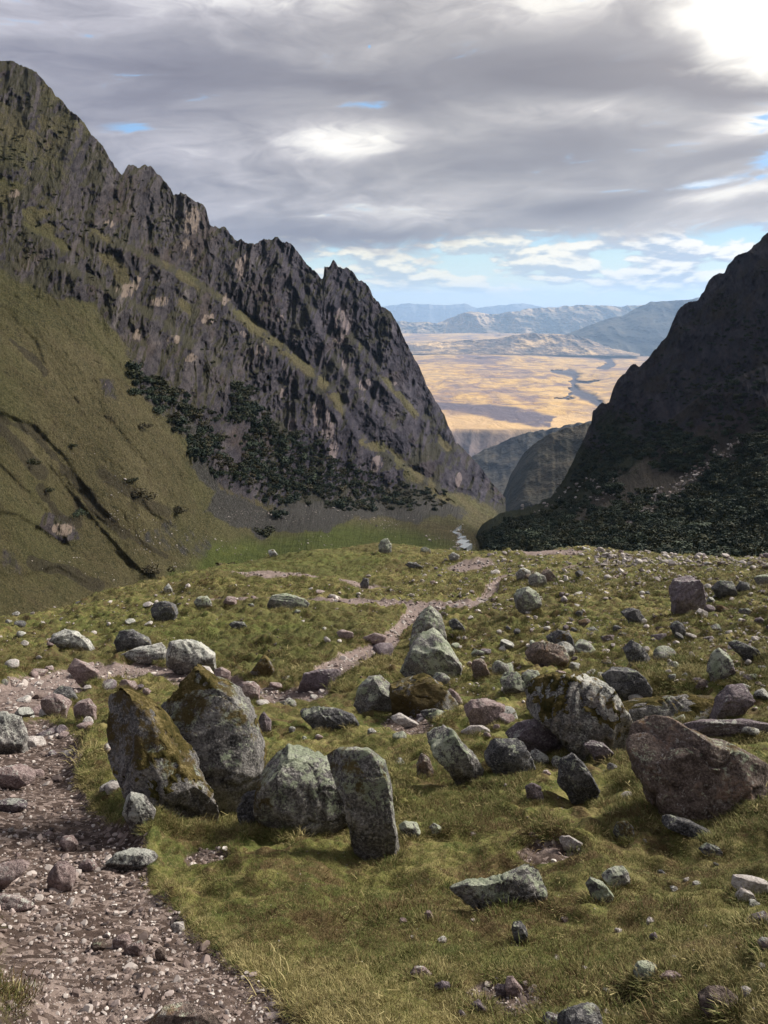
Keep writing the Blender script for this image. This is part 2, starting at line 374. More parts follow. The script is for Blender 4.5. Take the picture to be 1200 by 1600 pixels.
# ------------------------------------------------------------------ left mountain, valley floor in front of it
LRIDGE = [(-700, -260), (-300, -60), (-120, 40), (0, 96), (22, 97), (45, 106), (70, 130), (100, 165), (130, 193), (160, 230), (180, 262), (190, 274), (196, 268), (202, 260), (235, 262), (262, 288), (272, 310), (282, 304), (300, 310), (322, 326), (328, 350), (350, 358), (372, 378), (400, 384), (412, 374), (430, 371), (455, 385), (480, 410), (500, 436), (505, 437), (507, 414), (514, 420), (521, 409), (528, 420), (548, 421), (560, 438), (572, 446), (585, 465), (600, 482), (610, 488), (622, 510), (640, 545), (655, 578), (665, 600), (680, 628), (694, 650), (702, 668), (713, 694), (735, 715), (760, 745), (780, 768), (790, 778)]
LBASE = [(-700, 1080), (0, 1040), (300, 1000), (600, 960), (745, 935), (790, 905)]
LC = [(-700, 1080, 150), (-700, 700, 230), (-700, 300, 330), (-700, -260, 560), (-300, 1060, 165), (-300, 700, 235), (-300, -60, 500), (-300, 350, 320), (0, 1040, 160), (0, 960, 180), (0, 800, 215), (0, 645, 252), (0, 400, 335), (0, 250, 420), (0, 96, 540), (100, 165, 520), (100, 500, 325), (100, 800, 250), (150, 930, 215), (150, 650, 290),
      (200, 905, 240), (200, 262, 520), (192, 500, 370), (200, 700, 290), (200, 800, 262), (300, 1000, 200), (300, 895, 262), (300, 820, 300), (300, 700, 345), (300, 600, 400), (300, 450, 490), (300, 310, 570), (400, 870, 318), (400, 820, 390), (400, 750, 430), (400, 640, 480), (400, 500, 560), (400, 383, 620),
      (500, 850, 345), (500, 800, 465), (500, 740, 520), (500, 640, 570), (500, 540, 625), (505, 430, 690), (600, 960, 250), (600, 845, 395), (600, 800, 560), (600, 740, 620), (600, 600, 690), (600, 480, 760), (640, 545, 780), (700, 660, 850), (700, 745, 740), (690, 790, 640), (690, 830, 460), (740, 935, 300), (740, 850, 430), (740, 805, 720), (740, 750, 860), (740, 718, 890), (785, 780, 950), (790, 795, 940), (790, 860, 470), (790, 905, 400), (720, 815, 560)]
_lt = tps_fit([(a / 600, b / 600) for a, b, _ in LC], [math.log(c) for *_, c in LC], 2e-4)
CREST = [([(120, 350), (230, 400), (330, 455), (400, 512), (445, 545), (520, 612), (562, 680), (590, 712), (598, 745)], 34, 7),
         ([(595, 700), (640, 735), (700, 770), (755, 805)], 26, 5),
         ([(60, 400), (150, 440), (250, 500), (330, 560), (400, 640), (470, 700)], 22, 10),
         ([(420, 372), (470, 450), (525, 560), (590, 640), (640, 690)], 26, 8),
         ([(510, 415), (545, 520), (610, 600), (690, 680)], 22, 7)]
GULLY = [([(-200, 600), (0, 640), (55, 660), (105, 712), (155, 785), (200, 830)], 2.0, 16), ([(-100, 780), (30, 800), (80, 832), (115, 850)], 1.8, 14), ([(0, 470), (60, 530), (75, 575)], 1.2, 12), ([(20, 900), (90, 880), (150, 915)], 1.8, 14), ([(170, 850), (240, 900), (290, 925)], 1.2, 12), ([(200, 740), (240, 800), (330, 850), (400, 880)], 1.2, 10), ([(130, 470), (160, 560), (150, 600)], 1.2, 14), ([(60, 700), (140, 800), (230, 900)], 1.5, 12), ([(-20, 700), (80, 800), (130, 880)], 1.5, 12), ([(100, 560), (200, 680), (300, 800)], 1.2, 14)]
ROCKPOLY = [(-800, -400), (-800, 260), (-100, 330), (0, 420), (90, 470), (150, 470), (190, 540), (205, 600), (300, 690), (345, 760), (420, 800), (560, 800), (690, 785), (770, 800), (850, 810), (850, 300), (500, 100), (0, -100)]
def l_masks(px, py, P):
    wn = fbm(np.stack([px / 80., py / 80., 0 * px], -1), 1., 4, 31); w2 = fbm(np.stack([px / 24., py / 24., 0 * px], -1), 1., 4, 33)
    rk = pmask(px + wn * 40, py + wn * 40, ROCKPOLY, 28)
    # grassy benches inside the crags
    for poly, w in (([(120, 350), (230, 400), (330, 455), (400, 515), (445, 548), (520, 612), (562, 680), (592, 716)], 13), ([(595, 700), (640, 738), (700, 776), (760, 806)], 16), ([(0, 300), (120, 380), (200, 450)], 30), ([(230, 430), (330, 510)], 10), ([(560, 540), (650, 650), (700, 700)], 8), ([(380, 560), (440, 600), (520, 660)], 8)):
        d, _, _ = seg_dist(px + wn * 14, py + wn * 14, poly); rk = rk * (1 - .7 * smooth(d, w * 1.4, w * .3) * smooth(w2, -.25, .3))
    top = smooth(py, 480, 200) * smooth(px, 330, 120)
    rk = rk * (1 - .55 * top * smooth(w2 + wn, -.25, .25))
    for poly, f, a in (([(70, 800), (110, 806), (125, 842), (95, 848), (60, 822)], 8, .9), ([(150, 590), (175, 590), (185, 630), (160, 620)], 8, .6), ([(0, 850), (30, 860), (35, 900), (0, 900)], 10, .5)):
        rk = np.maximum(rk, a * pmask(px + wn * 10, py, poly, f))
    scree = pmask(px + wn * 30, py + w2 * 15, [(335, 765), (420, 790), (560, 790), (690, 783), (745, 800), (700, 815), (600, 812), (520, 828), (400, 835), (340, 812), (300, 800)], 12) * .9
    scree = np.maximum(scree, pmask(px + wn * 20, py + w2 * 15, [(255, 640), (300, 700), (320, 760), (350, 790), (330, 700), (290, 650)], 8) * .7)
    scree = np.maximum(scree, pmask(px + w2 * 20, py + w2 * 20, [(210, 850), (330, 880), (345, 840), (260, 810)], 10) * .5)
    green = pmask(px + w2 * 30, py + w2 * 6, [(250, 930), (330, 850), (420, 845), (520, 820), (640, 828), (760, 870), (800, 990), (100, 990)], 14)
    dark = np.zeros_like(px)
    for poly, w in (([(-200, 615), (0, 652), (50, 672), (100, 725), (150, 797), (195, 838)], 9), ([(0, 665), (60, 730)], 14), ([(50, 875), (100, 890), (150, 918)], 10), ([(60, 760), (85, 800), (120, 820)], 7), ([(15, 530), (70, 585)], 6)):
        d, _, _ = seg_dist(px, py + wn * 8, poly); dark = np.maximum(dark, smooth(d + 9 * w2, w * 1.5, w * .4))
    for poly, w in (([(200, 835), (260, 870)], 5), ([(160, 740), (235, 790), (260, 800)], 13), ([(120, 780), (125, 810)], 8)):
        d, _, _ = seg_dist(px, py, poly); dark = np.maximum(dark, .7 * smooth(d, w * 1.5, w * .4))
    return rk, scree, green, dark, wn, w2
def l_depth(px, py, t):
    d = np.exp(_lt(px / 600, py / 600))
    for poly, amt, w in CREST:
        r, s, q = seg_dist(px, py, poly); e = smooth(q, 0, .15) * smooth(q, 1.0, .85)
        d = d + e * amt * (smooth(s * r, -w, w) * np.exp(-np.maximum(s * r, 0) / 150.) - .35 * np.exp(-np.abs(r) / 40.))
    for poly, amt, w in GULLY:
        r, s, q = seg_dist(px, py, poly); e = smooth(q, 0, .15) * smooth(q, 1.0, .85)
        d = d - e * amt * np.exp(-(np.maximum(s * r, 0) / (w * 2.2)) ** 2) * smooth(s * r, -w * .6, 0) + e * amt * .5 * np.exp(-((s * r + w) / w) ** 2)
    P = pt(px, py, d); rk, scree, green, dark, wn, w2 = l_masks(px, py, P)
    Q = P * np.array([1, 1, .62])
    # ribs and buttresses: steep, mostly vertical relief; grass slopes get soft diagonal folds
    n1 = fbm(np.stack([px / 62. + py / 300., py / 110., 0 * px], -1), 1., 4, 41, .55, ridged=True); n3 = fbm(np.stack([px / 5.5, py / 8., 0 * px], -1), 1., 3, 44, .6)
    VV = np.stack([(px + .10 * py + wn * 14) / 15., (py + w2 * 20) / 40., 0 * px], -1); n2 = fbm(VV, 1., 5, 43, .6, ridged=True); n4 = fbm(VV * [.45, .6, 1], 1., 3, 45, .5)
    n2 = n2 * .8 + n4 * .7
    up = smooth(t, .25, .8)
    d = d - rk * (n1 * 15 + n2 * (5 + 8 * smooth(wn + w2 * .5, -.35, .35)) + n3 * 2.6) * (d / 600) * (.6 + .5 * up)
    diag = np.stack([(px * .72 - py * .69) / 26., (px * .69 + py * .72) / 160., P[..., 0] * 0], -1)
    d = d - (1 - rk) * (1 - green) * (fbm(diag, 1.0, 4, 51) * 1.6 + fbm(P, .1, 4, 52) * 1.8 + fbm(P, .4, 3, 57) * .9) * (d / 300)
    d = d - scree * fbm(P, .35, 3, 53) * 1.2
    return np.maximum(d, 100)
def l_attr(px, py, P, t):
    rk, scree, green, dark, wn, w2 = l_masks(px, py, P)
    tan = np.zeros_like(px)
    for x, y, w, h in ((532, 515, 11, 42), (536, 485, 6, 20), (208, 521, 16, 9), (300, 345, 12, 30), (295, 385, 16, 20), (375, 420, 7, 22), (385, 400, 5, 25), (408, 545, 14, 14), (200, 450, 18, 14), (515, 660, 10, 30), (520, 700, 8, 14), (588, 728, 7, 14), (497, 640, 7, 22), (440, 615, 9, 12), (440, 500, 7, 8), (355, 465, 10, 10), (715, 755, 4, 14), (605, 600, 16, 8), (250, 470, 14, 8), (325, 500, 12, 8), (630, 625, 8, 10), (460, 660, 8, 12), (540, 560, 5, 18), (570, 600, 8, 10), (100, 825, 20, 10), (165, 600, 4, 12), (170, 350, 10, 6), (20, 300, 12, 8), (380, 520, 10, 10), (300, 560, 12, 8), (270, 530, 10, 6)):
        e = np.hypot((px - x - (y - py) * .15) / w, (py - y) / h) + w2 * 1.1
        tan = np.maximum(tan, smooth(e, 1.15, .55))
    purple = smooth(px, 250, 520)
    return {'rock': rk, 'scree': scree, 'green': green, 'dark': dark, 'tan': tan, 'purple': purple, 'su': px / 20., 'sv': py / 20.}
def m_left(g):
    p = g.pos(); ps = g.mapv(p, (1, 1, .22)); nz = g.nz()
    a = lambda n: g.attr(n, 2)
    n1 = g.noise(p, .035, 6, .6); n2 = g.noise(p, .16, 6, .65); n3 = g.noise(p, .7, 5, .7)
    S = nd(g.nt, 'ShaderNodeCombineXYZ', {0: g.add(a('su'), g.mul(a('sv'), .16)), 1: g.mul(a('sv'), .30), 2: 0.0})
    v1 = g.noise(S, .9, 8, .66, .5); v2 = g.noise(S, 3.2, 7, .72, .4)
    S2 = nd(g.nt, 'ShaderNodeCombineXYZ', {0: a('su'), 1: g.mul(a('sv'), .8), 2: 0.0}); r1 = g.noise(S2, .35, 5, .6); r2 = g.noise(S2, 2.2, 7, .72)
    rock = g.ramp(g.add(g.mul(v1, .6), g.mul(r2, .4)), [(.34, (.020, .018, .024)), (.46, (.044, .039, .047)), (.55, (.080, .070, .076)), (.66, (.16, .14, .135))])
    rock = g.mix(g.mul(g.ss(v2, .53, .70), .7), rock, (.125, .108, .105))
    rock = g.mix(g.mul(g.ss(r1, .52, .66), .5), rock, (.085, .062, .050)); rock = g.mix(g.mul(g.ss(r2, .48, .36), .6), rock, (.016, .015, .020))
    rock = g.mix(g.mul(g.ss(g.add(nz, g.mul(g.sub(r2, .5), .8)), .48, .75), .7), rock, (.052, .050, .021))
    v3 = g.noise(g.mapv(S, (1, .6, 1)), 2.6, 6, .75, .2); tanm = g.ss(g.add(g.mul(a('tan'), .55), g.mul(g.sub(v3, .5), 2.6)), .36, .62)
    rock = g.mix(g.mul(tanm, .85), rock, g.mix(v2, (.15, .105, .08), (.40, .33, .28)))
    gr = g.ramp(g.add(g.mul(n1, .5), g.mul(n2, .5)), [(.36, (.054, .048, .023)), (.5, (.092, .080, .040)), (.62, (.145, .124, .068))])
    gr = g.mix(g.mul(g.ss(n2, .50, .68), .6), gr, (.052, .037, .021)); gr = g.mix(g.mul(g.ss(n3, .53, .66), .6), gr, (.150, .125, .070)); gr = g.mix(g.mul(g.ss(n3, .47, .36), .6), gr, (.026, .027, .013))
    gr = g.mix(g.mul(g.ss(g.add(g.mul(n3, .5), g.mul(n2, .5)), .585, .63), .8), gr, (.018, .020, .011))
    n5 = g.noise(p, .011, 4, .6); gr = g.mix(g.mul(g.ss(n5, .44, .60), .7), gr, g.mix(1.0, gr, (.84, .96, .80), 'MULTIPLY'))
    s3 = g.noise(nd(g.nt, 'ShaderNodeCombineXYZ', {0: a('su'), 1: g.mul(a('sv'), 1.2), 2: 0.0}), 7.0, 4, .8); gr = g.mix(g.mul(g.ss(s3, .53, .62), .55), gr, (.17, .15, .085)); gr = g.mix(g.mul(g.ss(s3, .46, .38), .6), gr, (.028, .028, .016))
    gre = g.ramp(n2, [(.35, (.048, .062, .016)), (.55, (.078, .096, .026)), (.7, (.11, .115, .036))])
    gr = g.mix(a('green'), gr, gre)
    rock = g.mix(a('purple'), rock, g.mix(1.0, rock, (.78, .80, .98), 'MULTIPLY'))
    c = g.mix(g.ss(g.add(a('rock'), g.mul(g.sub(n2, .5), .9)), .35, .62), gr, rock)
    sc = g.ramp(g.noise(p, 1.1, 4, .75), [(.38, (.026, .026, .022)), (.55, (.058, .055, .053)), (.70, (.16, .15, .15))])
    c = g.mix(g.ss(g.add(a('scree'), g.mul(g.sub(n2, .5), 1.1)), .40, .65), c, sc)
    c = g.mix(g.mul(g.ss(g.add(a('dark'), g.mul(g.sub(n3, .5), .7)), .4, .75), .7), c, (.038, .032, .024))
    h = g.add(g.mul(v1, .5), g.mul(v2, .5))
    b1 = g.bump(h, 9.0, 1.0); b2 = g.bump(g.add(n3, n2), 2.0, .8, b1)
    return c, b2
M_left = material('crag_and_puna_grass', m_left, .95, .1)
def jagL(px):
    P = np.stack([px / 9., 0 * px, 0 * px], -1); j = fbm(P, 1.0, 5, 61, .62)
    return (j * 7 - 1) * smooth(px, -20, 60) * smooth(px, 800, 720) - 3 * np.abs(fbm(P, .6, 3, 62))
LPX = np.concatenate([np.linspace(-700, -12, 90), np.linspace(-10, 790, 600)])
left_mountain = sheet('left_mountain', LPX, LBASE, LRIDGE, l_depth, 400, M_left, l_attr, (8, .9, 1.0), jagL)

# ------------------------------------------------------------------ right mountain
RRIDGE = [(742, 846), (746, 832), (752, 822), (765, 812), (800, 797), (840, 788), (862, 778), (880, 752), (893, 728), (905, 702), (915, 680), (924, 664), (926, 643), (934, 636), (952, 628), (958, 610), (967, 595), (985, 573), (990, 570), (998, 572), (1012, 560), (1030, 540), (1043, 524), (1052, 504), (1058, 490), (1066, 478), (1073, 474), (1090, 470), (1100, 458), (1108, 440), (1118, 432), (1132, 424), (1150, 402), (1170, 392), (1186, 380), (1192, 370), (1203, 362), (1240, 340), (1300, 290), (1400, 230), (1600, 130), (1900, 60)]
RBASE = [(742, 870), (800, 930), (1200, 960), (1500, 960), (1900, 980)]
RC = [(745, 850, 455), (760, 825, 480), (800, 860, 300), (800, 930, 220), (800, 800, 520), (860, 780, 540), (905, 702, 600), (925, 662, 620), (926, 643, 625), (985, 573, 660), (1043, 524, 670), (1066, 478, 690), (1110, 440, 690), (1200, 362, 690), (1400, 230, 680), (1900, 60, 650), (1900, 980, 150), (1500, 960, 150), (1500, 700, 300), (1500, 450, 470),
      (900, 930, 190), (900, 860, 270), (900, 800, 400), (950, 700, 530), (1000, 640, 570), (1000, 850, 250), (1000, 760, 390), (1080, 700, 420), (1080, 580, 560), (1150, 480, 620), (1200, 960, 160), (1200, 870, 215), (1200, 780, 290), (1200, 680, 370), (1200, 560, 480), (1200, 450, 590), (1090, 870, 230), (1090, 790, 320), (1900, 500, 400), (850, 850, 290)]
_rt = tps_fit([(a / 600, b / 600) for a, b, _ in RC], [math.log(c) for *_, c in RC], 2e-4)
RCREST = [([(1230, 560), (1120, 600), (1040, 660), (980, 740), (900, 775)], 18, 12), ([(1215, 640), (1150, 690), (1080, 740), (1000, 800), (960, 830)], 12, 12)]
def r_masks(px, py, P):
    wn = fbm(np.stack([px / 80., py / 80., 0 * px], -1), 1., 4, 71); w2 = fbm(np.stack([px / 24., py / 24., 0 * px], -1), 1., 4, 73)
    rk = smooth(py + wn * 70 + (px - 1050) * .0, 740, 600)
    wh = np.zeros_like(px)
    for poly, w in (([(1152, 690), (1120, 720), (1095, 735), (1065, 760), (1035, 775), (1010, 800), (985, 820)], 11), ([(880, 765), (920, 755), (950, 780)], 9), ([(780, 812), (800, 800)], 4), ([(1170, 735), (1200, 730)], 6)):
        d, _, _ = seg_dist(px + w2 * 10, py + w2 * 10, poly); wh = np.maximum(wh, smooth(d, w * 1.4, w * .3))
    sc = pmask(px + wn * 30, py + wn * 20, [(1000, 700), (1130, 640), (1260, 600), (1260, 720), (1150, 740), (1060, 780), (960, 830), (880, 810), (940, 740)], 30)
    return rk, wh, sc, wn, w2
def r_depth(px, py, t):
    d = np.exp(_rt(px / 600, py / 600)); P = pt(px, py, d); rk, wh, sc, wn, w2 = r_masks(px, py, P)
    for poly, amt, w in RCREST:
        r, s, q = seg_dist(px, py, poly); e = smooth(q, 0, .2) * smooth(q, 1, .8); d = d + e * amt * np.exp(-(r / (w * 2)) ** 2) * np.where(s > 0, -.6, .6)
    Q = P * np.array([1, 1, .5])
    d = d - (.35 + .65 * rk) * (fbm(np.stack([px / 60. - py / 250., py / 95., 0 * px], -1), 1., 5, 81, .55, ridged=True) * 16 + fbm(np.stack([px / 17. - py / 120., py / 34., 0 * px], -1), 1., 5, 83, .6, ridged=True) * 8 + fbm(Q, .2, 3, 84) * 1.5) * (d / 600) - (1 - rk) * fbm(P, .12, 4, 85) * 2.
    return np.maximum(d, 100)
def r_attr(px, py, P, t):
    rk, wh, sc, wn, w2 = r_masks(px, py, P); return {'rock': rk, 'tan': wh, 'scree': sc, 'su': px / 20., 'sv': py / 20.}
def m_right(g):
    p = g.pos(); ps = g.mapv(p, (1, 1, .3)); nz = g.nz(); a = lambda n: g.attr(n, 2)
    n1 = g.noise(p, .03, 6, .6); n2 = g.noise(p, .16, 6, .65); n3 = g.noise(p, .8, 5, .7); v1 = g.noise(nd(g.nt, 'ShaderNodeCombineXYZ', {0: g.sub(a('su'), g.mul(a('sv'), .16)), 1: g.mul(a('sv'), .45), 2: 0.0}), 1.1, 8, .66, .5)
    S2 = nd(g.nt, 'ShaderNodeCombineXYZ', {0: a('su'), 1: g.mul(a('sv'), .8), 2: 0.0}); r1 = g.noise(S2, .35, 5, .6); r2 = g.noise(S2, 2.2, 7, .72)
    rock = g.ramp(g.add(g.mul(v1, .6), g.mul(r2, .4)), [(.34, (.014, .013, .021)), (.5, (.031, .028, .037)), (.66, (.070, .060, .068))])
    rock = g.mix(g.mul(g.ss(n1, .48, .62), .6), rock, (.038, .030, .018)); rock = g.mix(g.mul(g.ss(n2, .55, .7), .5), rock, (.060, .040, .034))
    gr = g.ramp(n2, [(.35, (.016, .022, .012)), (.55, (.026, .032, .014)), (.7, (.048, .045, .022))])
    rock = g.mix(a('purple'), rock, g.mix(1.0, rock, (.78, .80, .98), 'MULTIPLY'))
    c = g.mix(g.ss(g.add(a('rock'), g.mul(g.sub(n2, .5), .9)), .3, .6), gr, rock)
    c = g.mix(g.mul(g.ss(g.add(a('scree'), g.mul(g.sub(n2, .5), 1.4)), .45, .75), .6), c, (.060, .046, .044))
    return c, g.bump(g.add(v1, g.mul(n3, .35)), 5.0, .9)
M_right = material('dark_crag_slope', m_right, .95, .1)
def jagR(px):
    P = np.stack([px / 10., 0 * px, 0 * px], -1); return fbm(P, 1.0, 5, 91, .6) * 6 * smooth(px, 742, 800) - 1
RPX = np.concatenate([np.linspace(742, 1215, 400), np.linspace(1220, 1900, 90)])
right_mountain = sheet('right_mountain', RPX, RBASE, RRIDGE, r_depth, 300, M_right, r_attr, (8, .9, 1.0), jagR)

# ------------------------------------------------------------------ hills closing the gorge
def m_hill(c0, c1, c2):
    def f(g):
        p = g.pos(); n1 = g.noise(p, .004, 7, .62); n2 = g.noise(p, .02, 6, .65)
        c = g.ramp(g.add(g.mul(n1, .55), g.mul(n2, .45)), [(.36, c0), (.5, c1), (.64, c2)])
        return c, g.bump(n2, 25, .8)
    return f
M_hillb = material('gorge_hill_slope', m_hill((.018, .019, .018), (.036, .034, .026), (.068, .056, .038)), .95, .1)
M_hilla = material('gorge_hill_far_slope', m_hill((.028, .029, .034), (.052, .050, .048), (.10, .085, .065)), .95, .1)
def hill_depth(d0, d1, amp, sc, seed):
    def f(px, py, t):
        d = d0 + (d1 - d0) * t ** 1.2 + 0 * px; P = pt(px, py, d)
        return d - (fbm(P * np.array([1, .35, .8]), sc, 6, seed, .55, ridged=True)) * amp * (.4 + .6 * t)
    return f
def jagH(s, a, w=7.):
    return lambda px: fbm(np.stack([px / w, 0 * px, 0 * px], -1), 1.0, 4, s) * a
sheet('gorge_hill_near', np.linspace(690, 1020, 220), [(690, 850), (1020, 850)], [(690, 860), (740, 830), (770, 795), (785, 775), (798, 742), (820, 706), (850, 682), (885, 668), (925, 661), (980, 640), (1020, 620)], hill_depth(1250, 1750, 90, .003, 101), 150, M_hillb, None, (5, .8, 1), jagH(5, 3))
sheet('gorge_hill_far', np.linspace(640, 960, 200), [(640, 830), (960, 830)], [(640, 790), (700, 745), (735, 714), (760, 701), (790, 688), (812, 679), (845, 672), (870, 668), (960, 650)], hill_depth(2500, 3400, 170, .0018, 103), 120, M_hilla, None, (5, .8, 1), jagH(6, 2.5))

# ------------------------------------------------------------------ the high plain far below
H0 = 1000.0
def plain_masks(px, py):
    w = fbm(np.stack([px / 40, py / 14, 0 * px], -1), 1.0, 4, 111)
    rav = np.zeros_like(px); wf = fbm(np.stack([px / 11, py / 4, 0 * px], -1), 1.0, 4, 112)
    for poly, wd in (([(866, 580), (890, 582), (900, 592), (897, 606), (906, 616), (925, 622), (950, 640)], [4, 7, 7, 7, 9, 8, 5]), ([(905, 598), (925, 600), (940, 596)], [3, 2, 1]), ([(900, 612), (885, 622), (870, 624)], [3, 2, 1]), ([(925, 540), (938, 552), (945, 568), (930, 573)], [12, 9, 6, 3])):
        d, _, t = seg_dist(px + w * 14 + wf * 9, py + w * 4 + wf * 3, poly); ww = np.interp(t * (len(poly) - 1), np.arange(len(poly)), wd); rav = np.maximum(rav, smooth(d, ww * 1.5, ww * .3))
    sh = pmask(px + w * 25, py + w * 4, [(680, 628), (760, 630), (830, 640), (880, 652), (870, 672), (800, 662), (740, 648), (690, 640)], 5) * .85  # cloud shadows on the plain, painted as dark bands of field colour
    sh = np.maximum(sh, pmask(px + w * 25, py + w * 5, [(600, 537), (690, 535), (760, 530), (800, 537), (880, 545), (910, 528), (935, 560), (880, 560), (800, 552), (700, 550), (600, 545)], 4) * .7)
    return rav, sh, w
def p_depth(px, py, t):
    e = -ray(px, py)[..., 2]; d = H0 / np.maximum(e, .02)
    P = pt(px, py, d); rav, sh, w = plain_masks(px, py)
    # range change along a ray equals lowering or raising the land there
    return d * (1 - fbm(P * np.array([1, 1, 0]), .00045, 5, 115) * .06 * smooth(py, 680, 600)) + rav * 250
def p_attr(px, py, P, t):
    rav, sh, w = plain_masks(px, py); fr = smooth(py, 668, 674 + 0 * px); return {'dark': rav, 'cloud_shade': sh, 'front': fr, 'gold': smooth(py + w * 6, 640, 655)}
def m_plain(g):
    p = g.pos(); a = lambda n: g.attr(n, 2)
    pw = g.mapv(p, (.001, .0006, 0)); n1 = g.noise(pw, .9, 7, .6, .8); n2 = g.noise(pw, 4.5, 6, .62, .5)
    ps = g.mapv(p, (.0016, .0016, 0)); vc = g.vor(nd(g.nt, 'ShaderNodeVectorMath', {0: ps, 1: g.noise(ps, 1.5, 3, out=1)}, operation='ADD'), 3.2, out=1); vr = nd(g.nt, 'ShaderNodeSeparateColor', {0: vc}, out=0)
    c = g.ramp(g.add(g.mul(n1, .6), g.mul(n2, .4)), [(.40, (.14, .095, .105)), (.455, (.26, .165, .125)), (.51, (.47, .285, .095)), (.56, (.64, .41, .14)), (.63, (.29, .185, .13))])
    c = g.mix(g.mul(g.ss(vr, .55, .8), .4), c, (.58, .40, .20)); c = g.mix(g.mul(g.ss(vr, .40, .15), .45), c, (.20, .15, .14))
    n0 = g.noise(pw, .33, 4, .55, .6); c = g.mix(g.mul(g.ss(n0, .50, .60), .55), c, (.19, .13, .125))
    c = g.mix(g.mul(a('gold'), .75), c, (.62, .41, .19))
    c = g.mix(g.ss(g.add(a('cloud_shade'), g.mul(g.sub(n2, .5), 1.6)), .3, .8), c, (.12, .092, .105))  # painted cloud shadow: darkens the field colour inside the bands
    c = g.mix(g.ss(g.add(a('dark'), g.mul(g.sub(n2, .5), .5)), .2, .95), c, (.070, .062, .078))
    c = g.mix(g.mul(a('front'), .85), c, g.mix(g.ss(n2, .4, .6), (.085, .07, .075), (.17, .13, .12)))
    return c, g.bump(g.add(n1, n2), 60, .7)
M_plain = material('dry_farmland', m_plain, .95, .1)
pl_x = np.linspace(300, 1350, 520)
def plain():
    rows = np.concatenate([np.linspace(672, 560, 150), np.linspace(559, 506, 80)])
    px, py = np.broadcast_arrays(pl_x[None], rows[:, None]); px = px.astype(float); py = py.astype(float)
    edge = 5 * fbm(np.stack([px / 60, 0 * px, 0 * px], -1), 1, 4, 117)
    py2 = py + edge * smooth(py, 640, 672)
    d = p_depth(px, py2, 0); P = pt(px, py2, d); A = p_attr(px, py2, P, 0)
    fr = []; top = P[0]; h = top[:, :2] / np.linalg.norm(top[:, :2], axis=1)[:, None]
    n = 60
    for k in range(n, 0, -1):
        s = k / n; q = top.copy(); rib = fbm(np.stack([pl_x / 26 + s * 3.5, 0 * pl_x + s * 7, 0 * pl_x], -1), 1, 5, 119, ridged=True)
        q[:, :2] -= h * (s * 3400 + rib[:, None] * 420 * min(1, s * 5)); q[:, 2] -= s ** .8 * 900; fr.append(q)
    Z = np.concatenate([np.array(fr), P], 0)
    At = {k: np.concatenate([np.repeat(v[:1], n, 0) * 0 if k != 'front' else np.ones((n, len(pl_x))), v], 0) for k, v in A.items()}
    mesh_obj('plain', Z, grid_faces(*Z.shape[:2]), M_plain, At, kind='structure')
plain()
M_far = material('far_range', m_hill((.07, .065, .055), (.16, .125, .085), (.36, .27, .17)), .95, .1)
def m_fr(c0, c1, c2, s):
    def f(g):
        p = g.pos(); n1 = g.noise(p, .00035 * s, 7, .62); n2 = g.noise(p, .0014 * s, 6, .65)
        c = g.ramp(g.add(g.mul(n1, .55), g.mul(n2, .45)), [(.38, c0), (.5, c1), (.62, c2)])
        return c, g.bump(n2, 250, .6)
    return f
M_far1 = material('far_range_dry', m_fr((.06, .065, .06), (.24, .18, .11), (.62, .45, .27), 1.0), .95, .1)
M_far2 = material('far_range_blue', m_fr((.10, .10, .10), (.13, .12, .11), (.16, .15, .13), 1.0), .95, .1)
M_far3 = material('shrubby_hill_far', m_fr((.03, .032, .03), (.045, .045, .038), (.09, .075, .05), 2.0), .95, .1)
M_knoll = material('dry_knoll', m_fr((.07, .065, .07), (.24, .17, .12), (.70, .48, .24), 3.2), .95, .1)
XX = np.linspace(560, 1240, 420)
sheet('far_mountains', XX, [(560, 530), (1240, 530)], [(560, 474), (600, 478), (640, 474), (700, 477), (725, 474), (745, 481), (770, 478), (817, 474), (850, 480), (900, 478), (960, 479), (1240, 470)], hill_depth(52000, 55000, 1800, .0005, 131), 60, M_far2, None, (4, .8, 1), jagH(8, 1.5, 10))
sheet('dry_mountain_range', XX, [(560, 533), (1240, 533)], [(560, 500), (600, 504), (625, 502), (683, 505), (700, 498), (717, 492), (737, 486), (767, 491), (800, 487), (825, 483), (867, 480), (900, 477), (933, 476), (970, 479), (1000, 477), (1240, 470)], hill_depth(27500, 30500, 2200, .0007, 133), 130, M_far1, None, (4, .8, 1), jagH(9, 2, 9))
sheet('shrubby_far_ridge', np.linspace(840, 1240, 260), [(840, 548), (900, 558), (1240, 560)], [(840, 536), (880, 524), (910, 512), (945, 500), (975, 492), (1000, 478), (1017, 472), (1045, 470), (1075, 468), (1240, 440)], hill_depth(16500, 19500, 900, .0008, 135), 90, M_far3, None, (4, .8, 1), jagH(10, 1.5, 9))
sheet('farmland_knoll', np.linspace(560, 1000, 300), [(560, 552), (1000, 556)], [(560, 534), (640, 536), (700, 533), (775, 529), (800, 524), (825, 521), (870, 522), (900, 524), (925, 532), (945, 540), (1000, 552)], hill_depth(15500, 17000, 450, .0013, 137), 90, M_knoll, None, (4, .8, 1), jagH(11, 1.5, 9))

